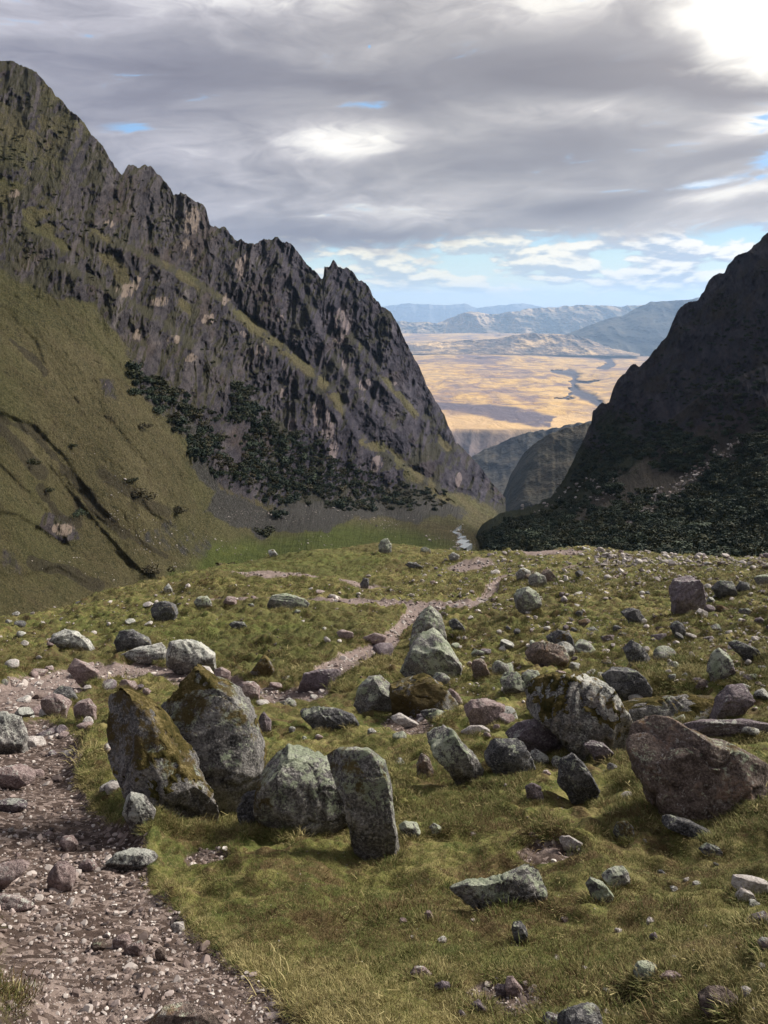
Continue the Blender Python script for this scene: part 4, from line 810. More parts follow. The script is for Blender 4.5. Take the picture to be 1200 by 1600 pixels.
B('boulder', [(736, 1570), (748, 1564), (766, 1578), (762, 1586), (744, 1580)], 'V', 'slim grey stone below left of the rusty turf', .8, 4, 8, .03)
B('boulder', [(640, 1520), (648, 1511), (662, 1511), (676, 1522), (664, 1528), (644, 1530)], 'P', 'pink pebble like rock in straw grass at the bottom', .8, 4, 8, .03)
B('boulder', [(678, 1540), (690, 1534), (706, 1536), (700, 1546), (682, 1548)], 'V', 'small mauve rock below the pink one in straw grass', .8, 4, 8, .03)
B('boulder', [(662, 1428), (668, 1422), (677, 1426), (677, 1438), (666, 1440)], 'P', 'small rounded pinkish stone below the long low boulder', .85, 4, 6, .03)
B('boulder', [(622, 1290), (632, 1284), (652, 1286), (658, 1300), (646, 1310), (628, 1306)], 'g', 'lichened stone just right of the narrow foot', .85, 4, 7, .04)
B('boulder', [(670, 1292), (678, 1286), (690, 1292), (690, 1304), (678, 1306)], 'g', 'smaller lichened stone second right of the narrow foot', .85, 4, 7, .04)
B('boulder', [(968, 1240), (974, 1236), (988, 1238), (988, 1248), (974, 1250)], 'L', 'small pale stone below the orange mossed boulder', .85, 4, 7, .04)
B('boulder', [(912, 1164), (925, 1157), (945, 1162), (962, 1178), (955, 1188), (930, 1182)], 'V', 'purple rock at the foot of the orange mossed boulder', .85, 5, 7, .04)
B('boulder', [(650, 1195), (658, 1176), (672, 1184), (678, 1206), (668, 1218), (652, 1212)], 'K', 'dull brown rock left of the slanting lichened one', .85, 4, 8, .04)
B('boulder', [(820, 1230), (830, 1220), (846, 1230), (850, 1248), (838, 1256), (824, 1246)], 'V', 'grey stone below the dark rounded boulder', .85, 4, 7, .04)
B('boulder', [(822, 1176), (838, 1170), (856, 1182), (858, 1194), (838, 1196)], 'W', 'pale speckled stone right of the dark rounded boulder', .85, 4, 7, .04)
B('boulder', [(720, 1142), (734, 1134), (764, 1132), (766, 1144), (742, 1148), (722, 1150)], 'L', 'flat pinkish white slab under the rounded pink boulder', .7, 4, 6, .02)
B('boulder', [(606, 1120), (625, 1114), (652, 1128), (662, 1136), (640, 1136), (618, 1128)], 'L', 'flat white stone below the cone shaped boulder', .7, 4, 6, .04)
B('boulder', [(655, 1112), (675, 1106), (696, 1112), (694, 1122), (668, 1124)], 'D', 'small dark block under the mossy hump', .85, 4, 7, .04)
B('boulder', [(694, 1085), (702, 1074), (716, 1084), (724, 1098), (712, 1104)], 'P', 'pink wedge of rock at the end of the mossy hump', .85, 4, 7, .04)
B('boulder', [(736, 1040), (742, 1026), (756, 1030), (766, 1050), (752, 1060), (740, 1052)], 'K', 'brown split rock left of the knobbly lichened one', .85, 4, 8, .05)
B('boulder', [(735, 1022), (742, 1014), (756, 1018), (757, 1024), (740, 1028)], 'g', 'little mint green stone left in a row of three', .85, 4, 7, .04)
B('boulder', [(866, 1052), (872, 1046), (884, 1050), (886, 1064), (870, 1066)], 'P', 'rounded pink stone on top of the orange mossed boulder area', .85, 4, 6, .03)
B('boulder', [(1136, 1004), (1150, 1000), (1180, 1012), (1192, 1026), (1176, 1032), (1150, 1018)], 'D', 'long dark rock near the right edge of the hillside', .75, 4, 7, .04)
B('boulder', [(1112, 920), (1124, 906), (1144, 908), (1150, 926), (1140, 934), (1120, 926)], 'D', 'dark green rock right of the lone purple boulder', .85, 4, 8, .04)
B('boulder', [(1150, 918), (1158, 908), (1170, 910), (1172, 922), (1158, 926)], 'D', 'small grey rock second right of the lone purple boulder', .85, 4, 8, .04)
B('boulder', [(1178, 904), (1188, 896), (1210, 900), (1210, 916), (1188, 914)], 'g', 'greenish rock at the right edge near the crest', .85, 4, 8, .04)
B('boulder', [(1046, 980), (1056, 968), (1068, 974), (1072, 990), (1058, 994)], 'D', 'dark stone in the grass under the lone purple boulder', .85, 4, 8, .04)
B('boulder', [(1086, 958), (1094, 950), (1106, 956), (1102, 968), (1090, 964)], 'L', 'flat pale stone at the foot of the lone purple boulder', .8, 4, 6, .03)
B('boulder', [(90, 1316), (96, 1308), (112, 1306), (122, 1320), (116, 1328), (98, 1330)], 'P', 'knuckle sized pale rock in the trail above the lichened edge rock', .85, 4, 8, .03)
B('boulder', [(120, 1356), (132, 1342), (146, 1344), (152, 1354), (138, 1362)], 'P', 'pale stone touching the lichened rock at the trail edge', .85, 4, 8, .03)
B('boulder', [(72, 1368), (84, 1348), (100, 1346), (116, 1360), (116, 1384), (96, 1396), (76, 1388)], 'P', 'sunken brownish pink stone in the middle of the trail', .85, 4, 8, .03)
B('boulder', [(176, 1468), (184, 1462), (200, 1462), (206, 1474), (190, 1482), (178, 1478)], 'P', 'left stone of a short row in the lower trail', .85, 4, 8, .03)
B('boulder', [(192, 1486), (200, 1474), (220, 1472), (227, 1484), (214, 1494), (198, 1494)], 'P', 'middle stone of a short row in the lower trail', .85, 4, 8, .03)
B('boulder', [(240, 1488), (248, 1480), (258, 1484), (260, 1498), (248, 1502)], 'K', 'right stone of a short row in the lower trail', .85, 4, 8, .03)
B('boulder', [(140, 1478), (148, 1468), (160, 1470), (166, 1480), (154, 1488)], 'K', 'dull brown stone left of the short row in the trail', .85, 4, 8, .03)
B('boulder', [(266, 1446), (272, 1441), (286, 1442), (288, 1452), (276, 1458)], 'L', 'pale tooth shaped stone at the right side of the lower trail', .85, 4, 8, .03)
B('boulder', [(418, 1110 - 250), (428, 858), (434, 866), (424, 872)], 'W', 'small pale stone on the crest of the meadow', .85, 3, 7, .04)
B('boulder', [(256, 918), (262, 910), (268, 918), (270, 926), (258, 928)], 'W', 'little white stone pile on the left terrace crest', .85, 4, 7, .06)
B('boulder', [(656, 858), (662, 853), (672, 858), (674, 866), (662, 864)], 'g', 'slim pale green stone right of the crest boulder', .8, 4, 7, .04)
B('boulder', [(632, 882), (640, 877), (652, 880), (662, 886), (644, 888)], 'D', 'dark low stones below the crest boulder', .8, 4, 7, .05)
B('boulder', [(700, 868), (708, 862), (718, 868), (716, 876), (704, 876)], 'W', 'grey stone at the crest where the stream begins', .8, 4, 7, .05)
B('boulder', [(562, 912), (568, 902), (577, 904), (576, 916), (566, 920)], 'D', 'small dark upright stone on the terrace bank', .8, 4, 7, .05)
B('boulder', [(524, 988), (534, 983), (552, 988), (552, 996), (534, 998)], 'P', 'flat pink stone in the meadow left of the trail', .8, 4, 7, .03)
B('boulder', [(566, 996), (586, 988), (606, 994), (600, 1002), (578, 1004)], 'P', 'pink slab bordering the trail in the meadow', .8, 4, 7, .03)
B('boulder', [(356, 976), (366, 970), (382, 972), (386, 980), (368, 982)], 'D', 'flat dark stone in the middle of the green hollow', .8, 4, 7, .03)

# ------------------------------------------------------------------ smaller stones: each its own object, sharing a few meshes
PROTO = []
for k in range(14):
    rng = np.random.default_rng(500 + k); V, Fc = ICO[3]
    V = V * rng.uniform(.75, 1.15, 3); V = facet(V, rng, 10, .45, .8, None, .1); V = V / np.abs(V).max(0)
    L = V / np.linalg.norm(V, axis=1)[:, None]; V = rough_up(V, L, 1.0, rng, .07, 1.4, 4)
    me = mesh_obj('stone', V, Fc, MR['P'], link=False).data; PROTO.append(me)
NEAR = [(r[0], r[1], r[2], r[3], r[4]) for r in ROCKS]
SHORT = [('tallest', 'the tallest boulder', 312, 1150), ('leaning', 'the leaning mossy boulder', 250, 1200), ('foot', 'the narrow footed boulder', 600, 1270), ('squat', 'the squat grey boulder', 480, 1235), ('pointed', 'the pointed trailside boulder', 670, 1000), ('cone', 'the cone shaped boulder', 586, 1086),
         ('hump', 'the mossy hump of rock', 665, 1090), ('slab', 'the purple trail slab', 500, 1062), ('flat', 'the flat dark slab', 510, 1122), ('slant', 'the slanting lichened boulder', 712, 1175), ('drk', 'the dark rounded boulder', 796, 1180), ('wedge', 'the dark wedge of rock', 910, 1220), ('large', 'the largest right boulder', 1100, 1200),
         ('orange', 'the orange mossed boulder', 925, 1115), ('ledge', 'the mossy ledge', 1045, 1106), ('long', 'the long low boulder', 785, 1390), ('lone', 'the lone purple boulder', 1078, 930), ('bend', 'the trail bend boulder', 824, 938), ('three', 'the three upper trail boulders', 838, 902), ('ring', 'the brown ringed boulder', 852, 1022),
         ('egg', 'the egg shaped boulder', 1127, 1040), ('loaf', 'the loaf shaped boulder', 980, 1066), ('ang', 'the dark angular boulder', 996, 1020), ('terr', 'the dark terrace boulder', 257, 955), ('strip', 'the green topped strip boulder', 450, 940), ('crest', 'the lone crest boulder', 602, 853), ('clus', 'the left terrace rock cluster', 108, 1000),
         ('thin', 'the long thin dark slab', 1078, 1294), ('twin', 'the twin lichened stones', 950, 1384), ('white', 'the bright white boulder', 1174, 1385), ('round', 'the round whitish green stone', 1012, 1524), ('rusty', 'the rusty turf stone', 800, 1545), ('row', 'the trail stone row', 215, 1484), ('edge', 'the lichened edge rock', 205, 1342), ('tri', 'the triangular pink stone', 130, 1046), ('dot', 'the upright blotched dark stone', 812, 1460), ('leftb', 'the left edge boulder', 10, 1145)]
def autolabel(cx, cy, w, typ, px_w, on):
    size = 'tiny' if px_w < 7 else 'small' if px_w < 13 else 'fist sized' if px_w < 20 else 'middling'
    colr = {'P': 'pink', 'L': 'white', 'V': 'mauve', 'W': 'pale', 'g': 'greenish', 'D': 'dark', 'G': 'grey', 'K': 'brown', 'M': 'mossy', 'O': 'rusty'}[typ]
    ds = sorted(SHORT, key=lambda s: math.hypot(s[2] - cx, (s[3] - cy) * 1.3))
    for s in ds[:4]:
        dx, dy = cx - s[2], cy - s[3]
        rel = ('right of' if dx > 0 else 'left of') if abs(dx) > abs(dy) * 1.2 else ('below' if dy > 0 else 'above')
        for extra in ('', 'flat ', 'rounded ', 'angular '):
            if extra and (extra == 'flat ') != (w > 1.7): continue
            L = f'{size} {extra}{colr} stone {on} {rel} {s[1]}'
            if L not in LABELS: LABELS.add(L); return L
    for k in ('second', 'third', 'fourth', 'fifth', 'sixth', 'seventh', 'eighth', 'ninth', 'tenth'):
        L = f'{size} {colr} stone {on} {rel} {ds[0][1]}, {k} closest'.replace('stone in grass', 'stone')
        if L not in LABELS: LABELS.add(L); return L
    return L
def stone(cx, cy, w, h, typ, on, rng, name='rock', label=None, group='small stones strewn over the hillside'):
    d = float(hit(cx, cy)); 
    if d > 1e8: return None
    base = pt(cx, cy, d); Z = base[1] * CP - base[2] * SP; k = Z / F; rx = w * .5 * k; rz = h * .5 * k
    o = bpy.data.objects.new(name, PROTO[int(rng.integers(len(PROTO)))]); COL.objects.link(o)
    o.material_slots[0].link = 'OBJECT'; o.material_slots[0].material = MR[typ]
    o.scale = (rx, rx * rng.uniform(.7, 1.0), rz); o.rotation_euler = (rng.normal() * .18, rng.normal() * .18, rng.normal() * .5)
    gz = float(gsample(base[0], base[1] + rx * .5)); o.location = (base[0], base[1] + rx * .5, gz + rz * .28)
    tag(o, label or autolabel(cx, cy, w / h, typ, w, on), 'stone', group); return o
HAND = [(1018, 1442, 16, 14, 'L'), (968, 1457, 14, 11, 'L'), (883, 1440, 12, 10, 'P'), (1024, 1468, 16, 16, 'V'), (1104, 1450, 8, 8, 'L'), (1054, 1498, 8, 8, 'L'), (914, 1514, 10, 8, 'L'), (1170, 1554, 22, 14, 'L'), (1192, 1514, 16, 14, 'L'), (1178, 1480, 12, 12, 'P'), (1095, 1575, 10, 8, 'L'), (1054, 1392, 16, 10, 'W'), (690, 1473, 18, 14, 'L'), (734, 1412, 12, 16, 'P'),
        (1180, 1578, 8, 8, 'L'), (1074, 1376, 12, 8, 'L'), (1090, 1382, 14, 8, 'L'), (1180, 1416, 24, 12, 'W'), (1024, 1566, 16, 14, 'V'), (948, 1550, 12, 8, 'W'), (722, 1590, 14, 14, 'V'), (645, 1466, 8, 6, 'L'), (785, 1412, 14, 8, 'W'), (1118, 1598, 16, 10, 'V'), (870, 1590, 12, 10, 'V'), (300, 1585, 18, 10, 'P'), (215, 1342, 10, 8, 'L'), (1008, 1316, 7, 7, 'L'),
        (630, 1442, 16, 8, 'P'), (1120, 1352, 10, 6, 'D'), (1035, 1365, 14, 8, 'D'), (740, 1440, 10, 7, 'P'), (835, 1310, 16, 8, 'K'), (938, 1592, 12, 8, 'W'), (870, 1500, 14, 8, 'K'), (760, 1022, 20, 8, 'V'), (785, 1018, 16, 9, 'L'), (748, 1050, 12, 10, 'V'), (780, 990, 10, 9, 'L'), (735, 968, 12, 7, 'L'), (712, 1015, 16, 14, 'g'), (840, 980, 12, 8, 'L'), (855, 984, 12, 8, 'L'),
        (884, 940, 14, 10, 'V'), (903, 948, 14, 10, 'L'), (906, 962, 14, 10, 'D'), (912, 978, 24, 12, 'K'), (925, 987, 24, 12, 'D'), (950, 905, 14, 10, 'L'), (880, 930, 16, 12, 'V'), (905, 930, 16, 8, 'L'), (1004, 930, 10, 8, 'L'), (1110, 955, 18, 12, 'V'), (1130, 955, 22, 16, 'K'), (1170, 960, 26, 16, 'D'), (1190, 975, 20, 16, 'V'), (1030, 1000, 26, 16, 'V'), (1060, 1002, 18, 14, 'D'), (1080, 998, 20, 10, 'L'),
        (1110, 1000, 22, 14, 'V'), (1120, 985, 22, 14, 'D'), (1186, 1000, 20, 10, 'L'), (1170, 1040, 14, 10, 'L'), (1145, 1055, 16, 20, 'V'), (1090, 1070, 16, 20, 'V'), (1070, 1058, 14, 10, 'D'), (1048, 1038, 12, 14, 'L'), (950, 1000, 22, 14, 'V'), (965, 985, 16, 12, 'D'), (925, 1055, 20, 14, 'W'), (900, 1048, 22, 18, 'W'), (875, 1035, 16, 10, 'W'), (1140, 990, 14, 8, 'L'),
        (775, 1140, 14, 10, 'P'), (704, 1062, 20, 8, 'V'), (690, 1122, 10, 10, 'K'), (855, 1210, 14, 10, 'P'), (490, 1092, 14, 10, 'L'), (430, 1076, 22, 12, 'P'), (410, 1100, 24, 8, 'L'), (445, 1062, 14, 8, 'W'), (350, 1080, 16, 12, 'P'), (230, 948, 18, 8, 'L'), (170, 942, 9, 6, 'L'), (170, 978, 9, 6, 'L'), (145, 990, 10, 8, 'L'), (200, 975, 20, 10, 'W'), (230, 978, 16, 8, 'L'), (82, 924, 0, 0, 'L'),
        (122, 944, 12, 6, 'D'), (392, 948, 10, 8, 'D'), (396, 935, 10, 8, 'P'), (500, 928, 18, 8, 'P'), (520, 933, 14, 8, 'L'), (485, 922, 9, 5, 'L'), (560, 932, 9, 6, 'L'), (465, 958, 13, 8, 'g'), (473, 972, 8, 6, 'L'), (507, 984, 9, 8, 'W'), (530, 1003, 9, 6, 'L'), (430, 1010, 8, 6, 'D'), (5, 960, 20, 14, 'W'), (22, 962, 14, 10, 'W'), (12, 975, 14, 10, 'O'), (28, 978, 20, 12, 'D'), (32, 995, 20, 12, 'W'),
        (38, 1012, 14, 10, 'L'), (15, 1040, 26, 12, 'L'), (5, 1068, 12, 14, 'g'), (52, 1058, 18, 22, 'P'), (50, 1115, 30, 18, 'P'), (68, 1150, 32, 14, 'V'), (95, 1145, 24, 12, 'V'), (80, 1180, 16, 12, 'V'), (135, 1078, 14, 10, 'L'), (60, 1030, 12, 8, 'L'), (75, 1048, 16, 10, 'P'), (168, 1232, 14, 18, 'L'), (15, 1300, 12, 10, 'L'), (75, 1305, 14, 10, 'P'), (28, 1338, 10, 8, 'P')]
rng = np.random.default_rng(77)
n_ind = 0
for cx, cy, w, h, t in HAND:
    if w:
        on = 'on the path' if (cx < 240 and cy > 1010) or (340 < cx < 500 and 1060 < cy < 1110) else 'in grass'
        if stone(cx, cy, w, h, t, on, rng): n_ind += 1
# ------------------------------------------------------------------ gravel, pebbles, small stones too many to count
def scatter(name, P, rot, scl, idx, protos, label, cat, kind='stuff'):
    c = bpy.data.collections.new(name + '_kinds')
    for o in protos: c.objects.link(o)
    me = bpy.data.meshes.new(name); me.vertices.add(len(P)); me.vertices.foreach_set('co', np.asarray(P, np.float32).ravel())
    a = me.attributes.new('rot', 'FLOAT_VECTOR', 'POINT'); a.data.foreach_set('vector', np.asarray(rot, np.float32).ravel())
    a = me.attributes.new('scl', 'FLOAT_VECTOR', 'POINT'); a.data.foreach_set('vector', np.asarray(scl, np.float32).ravel())
    a = me.attributes.new('idx', 'INT', 'POINT'); a.data.foreach_set('value', np.asarray(idx, np.int32))
    o = bpy.data.objects.new(name, me); COL.objects.link(o); o['kind'] = kind; o['label'] = label; o['category'] = cat
    ng = bpy.data.node_groups.new(name, 'GeometryNodeTree'); ng.interface.new_socket('Geometry', in_out='INPUT', socket_type='NodeSocketGeometry'); ng.interface.new_socket('Geometry', in_out='OUTPUT', socket_type='NodeSocketGeometry')
    gi = ng.nodes.new('NodeGroupInput'); go = ng.nodes.new('NodeGroupOutput')
    ci = ng.nodes.new('GeometryNodeCollectionInfo'); ci.inputs[0].default_value = c; ci.inputs[1].default_value = True; ci.inputs[2].default_value = True
    ip = ng.nodes.new('GeometryNodeInstanceOnPoints'); ip.inputs['Pick Instance'].default_value = True
    def na(n, t):
        x = ng.nodes.new('GeometryNodeInputNamedAttribute'); x.data_type = t; x.inputs[0].default_value = n; return x.outputs[0]
    ng.links.new(gi.outputs[0], ip.inputs['Points']); ng.links.new(ci.outputs[0], ip.inputs['Instance'])
    ng.links.new(na('rot', 'FLOAT_VECTOR'), ip.inputs['Rotation']); ng.links.new(na('scl', 'FLOAT_VECTOR'), ip.inputs['Scale']); ng.links.new(na('idx', 'INT'), ip.inputs['Instance Index'])
    ng.links.new(ip.outputs[0], go.inputs[0])
    md = o.modifiers.new('scatter', 'NODES'); md.node_group = ng
    return o
def simple_mat(name, cols, tr=0.0, rough=.8):
    def f(g):
        r = nd(g.nt, 'ShaderNodeObjectInfo', out=5); n = g.noise(g.pos(), 3.0, 3)
        return g.ramp(g.m('FRACT', g.add(r, g.mul(n, .6))), cols)
    return material(name, f, rough, .15)
PEB = [simple_mat('gravel_pink', [(0, (.10, .076, .068)), (.5, (.20, .155, .14)), (1, (.38, .32, .30))]), simple_mat('gravel_pale', [(0, (.24, .21, .195)), (.6, (.36, .32, .30)), (1, (.52, .48, .45))]), simple_mat('gravel_dark', [(0, (.035, .028, .028)), (.5, (.075, .058, .055)), (1, (.14, .11, .10))])]
pebs = []
for k in range(12):
    rg = np.random.default_rng(900 + k); V, Fc = ICO[2]; V = V * rg.uniform(.6, 1.2, 3); V = facet(V, rg, 9, .4, .75, None, .05); V = V / np.abs(V).max(0) * np.array([1, .8, .55])
    pebs.append(mesh_obj(f'pebble', V, Fc, PEB[(0, 1, 0, 2, 0, 1, 0, 2, 0, 1, 0, 2)[k]], smooth_=False, link=False))
rg = np.random.default_rng(5)
def pix_cloud(n, x0, x1, y0, y1):
    px = rg.uniform(x0, x1, n); py = rg.uniform(y0, y1, n); out = []
    for s in range(0, n, 4000):
        out.append(hit(px[s:s + 4000], py[s:s + 4000]))
    d = np.concatenate(out); ok = d < 100; P = pt(px[ok], py[ok], d[ok]); return px[ok], py[ok], P
# on the trail: real gravel, denser and coarser with a few big ones
N = 60000
px, py, P = pix_cloud(N, -260, 960, 870, 1760); dm = gsample(P[:, 0], P[:, 1], GD); cl = fbm(P, 1.6, 4, 201)
Zc = P[:, 1] * CP - P[:, 2] * SP; keep = rg.random(len(P)) < smooth(dm + cl * .35, .35, .8) * np.where(py < 1130, 1.0, .75)
px, py, P, Zc = px[keep], py[keep], P[keep], Zc[keep]
s_px = np.clip(rg.lognormal(.95, .60, len(P)) * (1 + .45 * smooth(py, 1200, 1450) + .35 * (py < 1130) * (rg.random(len(P)) < .4)), 1.2, 22); big = rg.random(len(P)) < .02; s_px[big] *= rg.uniform(1.2, 1.7, big.sum())
far = -.4 * smooth(py, 1150, 960); s = s_px * .5 * Zc / F * (1 + far * .3); s = np.minimum(s, .11)
S = s[:, None] * np.stack([rg.uniform(.8, 1.2, len(P)), rg.uniform(.8, 1.2, len(P)), rg.uniform(.6, 1.2, len(P))], 1)
P = P.copy(); P[:, 2] = gsample(P[:, 0], P[:, 1]) + s * .3
rot = np.stack([rg.normal(0, .3, len(P)), rg.normal(0, .3, len(P)), rg.uniform(0, 6.28, len(P))], 1)
idx = np.where(rg.random(len(P)) < .60 * smooth(Zc, 6, 14) + .06, rg.choice([1, 5, 9], len(P)), rg.integers(0, 12, len(P)))
scatter('trail_gravel', P, rot, S, idx, pebs, 'reddish gravel and broken stone covering the trail', 'gravel')
# in the grass: pale stones, thick along the right crest
RGN = [(1700, 760, 1230, 850, 925, 2.6, 1), (1500, 930, 1230, 850, 885, 3.8, 2), (2800, 640, 1230, 880, 1120, 3.2, 1), (700, 0, 640, 900, 1060, 1.5, 0), (450, 620, 1230, 1120, 1620, 1.8, 0), (260, 560, 1000, 850, 950, 2.3, 1), (160, 0, 300, 940, 1010, 2.6, 1), (380, 680, 960, 860, 960, 2.4, 0), (220, 240, 620, 915, 945, 2.6, 1), (220, 380, 620, 1290, 1600, 1.0, 0)]
PP, SS, II = [], [], []
for n, x0, x1, y0, y1, sz, pal in RGN:
    px, py, P = pix_cloud(n, x0, x1, y0, y1); cl = fbm(P, .35, 3, 211); k = rg.random(len(P)) < smooth(cl, -.5, .4); P = P[k]
    Zc = P[:, 1] * CP - P[:, 2] * SP; s = np.clip(rg.lognormal(math.log(sz), .55, len(P)), .8, 11) * .5 * Zc / F
    P[:, 2] = gsample(P[:, 0], P[:, 1]) + s * .3; PP.append(P); SS.append(s)
    II.append(np.where(rg.random(len(P)) < (.45, .62, .75)[pal], rg.choice([1, 5, 9], len(P)), rg.integers(0, 12, len(P))))
P = np.concatenate(PP); s = np.concatenate(SS)
S = s[:, None] * np.stack([rg.uniform(.8, 1.3, len(P)), rg.uniform(.8, 1.2, len(P)), rg.uniform(.8, 1.5, len(P))], 1)
scatter('scattered_pebbles', P, np.stack([rg.normal(0, .3, len(P)), rg.normal(0, .3, len(P)), rg.uniform(0, 6.28, len(P))], 1), S, np.concatenate(II), pebs, 'pale stones and pebbles strewn through the grass of the hillside', 'pebbles')
# individual stones on the crest and slope, the largest ones not named by hand
AUTO = [(18, 900, 1225, 852, 885, 9, 15, 'LWWVD'), (34, 760, 1225, 885, 1000, 8, 19, 'LVDWVK'), (10, 600, 1200, 1000, 1110, 8, 20, 'LVWKM'), (8, 640, 760, 880, 960, 7, 11, 'LPVL'), (30, -10, 230, 1000, 1240, 12, 38, 'PPLVPLW'), (62, 560, 1200, 1010, 1210, 12, 40, 'KWGPLgWVWG'), (9, 350, 620, 1090, 1170, 10, 20, 'GVPW'), (6, 470, 760, 1000, 1080, 8, 16, 'PLV')]
rng = np.random.default_rng(123)
for n, x0, x1, y0, y1, a, b, ty in AUTO:
    for _ in range(n):
        w = rng.uniform(a, b); stone(rng.uniform(x0, x1), rng.uniform(y0, y1), w, w * rng.uniform(.5, .9), ty[int(rng.integers(len(ty)))], 'on the path' if x1 < 200 else 'in grass', rng)

# ------------------------------------------------------------------ grass: short tufts, green, straw and brown
def tuft(k, mat, nbl, rad, hmin, hmax, wd, lean):
    rg_ = np.random.default_rng(1300 + k); V, Q = [], []
    for b in range(nbl):
        r = rad * math.sqrt(rg_.random()); a = rg_.uniform(0, 6.28); bx, by = r * math.cos(a), r * math.sin(a); h = rg_.uniform(hmin, hmax)
        la = rg_.uniform(0, 6.28); ll = abs(rg_.normal(0, lean)) * h; lx, ly = ll * math.cos(la) + bx * .5, ll * math.sin(la) + by * .5
        wa = rg_.uniform(0, 3.14); wx, wy = wd * .5 * math.cos(wa), wd * .5 * math.sin(wa); i = len(V)
        V += [(bx - wx, by - wy, -.008), (bx + wx, by + wy, -.008), (bx + lx * .35 + wx * .7, by + ly * .35 + wy * .7, h * .6), (bx + lx * .35 - wx * .7, by + ly * .35 - wy * .7, h * .6), (bx + lx, by + ly, h)]
        Q += [(i, i + 1, i + 2), (i, i + 2, i + 3), (i + 3, i + 2, i + 4)]
    return mesh_obj('grass_tuft', V, Q, mat, smooth_=False, link=False)
GM = [simple_mat('grass_green', [(0, (.062, .086, .024)), (.5, (.105, .124, .036)), (1, (.15, .158, .052))]), simple_mat('grass_straw', [(0, (.18, .155, .062)), (.5, (.29, .245, .11)), (1, (.42, .36, .18))]), simple_mat('grass_brown', [(0, (.08, .054, .026)), (.5, (.135, .095, .045)), (1, (.19, .14, .07))]), simple_mat('grass_olive', [(0, (.095, .100, .032)), (.5, (.145, .140, .050)), (1, (.20, .182, .074))])]
tufts = []
for k in range(12): tufts.append(tuft(k, GM[k % 4], 46, .052, .004, (.013, .017, .011, .013)[k % 4], .0022, 1.3))
for k in range(4):
    rs = np.random.default_rng(1500 + k); V, Q = [], []
    for b in range(7):
        c0 = rs.normal(0, .03, 2); a = rs.uniform(0, 6.28); l = rs.uniform(.010, .030); z0 = rs.uniform(.006, .02); z1 = z0 + rs.uniform(-.004, .022); dx, dy = math.cos(a), math.sin(a); w_ = .0012; i = len(V)
        V += [(c0[0] - dy * w_, c0[1] + dx * w_, z0), (c0[0] + dy * w_, c0[1] - dx * w_, z0), (c0[0] + dx * l + dy * w_ * .5, c0[1] + dy * l - dx * w_ * .5, z1), (c0[0] + dx * l - dy * w_ * .5, c0[1] + dy * l + dx * w_ * .5, z1)]; Q.append((i, i + 1, i + 2, i + 3))
    tufts.append(mesh_obj('grass_tuft_straw', V, Q, GM[1], smooth_=False, link=False))
SMALL = [(r[0], r[1], r[2], r[3]) for r in ROCKS if r[2] < 80 and r[1] > 1000] + [h[:4] for h in HAND if h[1] > 1150]
PP, SS, II = [], [], []
for n, y0, y1, x0, x1, sc in ((40000, 1290, 1720, -150, 1350, .36), (40000, 1060, 1300, -150, 1350, .62), (36000, 900, 1080, -100, 1300, 1.3), (12000, 845, 930, -50, 1250, 3.0)):
    px, py, P = pix_cloud(n, x0, x1, y0, y1); dm = gsample(P[:, 0], P[:, 1], GD); f1 = fbm(P, .9, 4, 221); f2 = fbm(P, 3.5, 3, 223); f3 = fbm(P, .3, 3, 225)
    k = rg.random(len(P)) > np.maximum(smooth(dm + f2 * .35, .12, .62), .75 * smooth(f2 * .6 + f1 * .5, .18, .42)); P, f1, f2, f3, px, py = P[k], f1[k], f2[k], f3[k], px[k], py[k]
    edge = smooth(gsample(P[:, 0], P[:, 1], GD), .0, .3)
    d = np.hypot(P[:, 0], P[:, 1]); s = sc * rg.lognormal(0, .28, len(P)) * (1 + .5 * smooth(fbm(P, 2.2, 3, 227), .15, .5)) * np.where(rg.random(len(P)) < .03, 1.9, 1) * (1 + .5 * edge * (py > 1250))
    v = f1 * .9 + f2 * .9 + f3 * .5 + rg.normal(0, .34, len(P)) + .25 * edge
    kind = np.where(v > .42, 1, np.where(v > .08, 3, np.where(v > -.18, 0, np.where(rg.random(len(P)) < .8, 2, 0))))
    low = pmask(px, py, [(330, 1440), (420, 1480), (620, 1540), (760, 1600), (700, 1700), (480, 1700), (420, 1560), (300, 1440), (250, 1380), (270, 1370)], 30)
    kind = np.where(rg.random(len(P)) < low * .7, 1, kind)
    rusty = np.maximum.reduce([np.exp(-((px - cx) / rx) ** 2 - ((py - cy) / ry) ** 2) for cx, cy, rx, ry in ((800, 1560, 110, 35), (860, 1320, 70, 30), (470, 1320, 120, 22), (1000, 1545, 60, 20), (320, 1340, 40, 20))])
    kind = np.where(rg.random(len(P)) < rusty * .8, 2, kind)
    clr = np.ones(len(P), bool)
    for r in SMALL: clr &= ((px - r[0]) / (r[2] * .62 + 1)) ** 2 + ((py - r[1] - r[3] * .15) / (r[3] * .75 + 1.5)) ** 2 > 1
    P, s, kind = P[clr], s[clr], kind[clr]
    P[:, 2] = gsample(P[:, 0], P[:, 1]); PP.append(P); SS.append(s); II.append(np.where(rg.random(len(P)) < .07, 12 + rg.integers(0, 4, len(P)), kind + 4 * rg.integers(0, 3, len(P))))
P = np.concatenate(PP); s = np.concatenate(SS); Pn, Sn, In = [], [], []
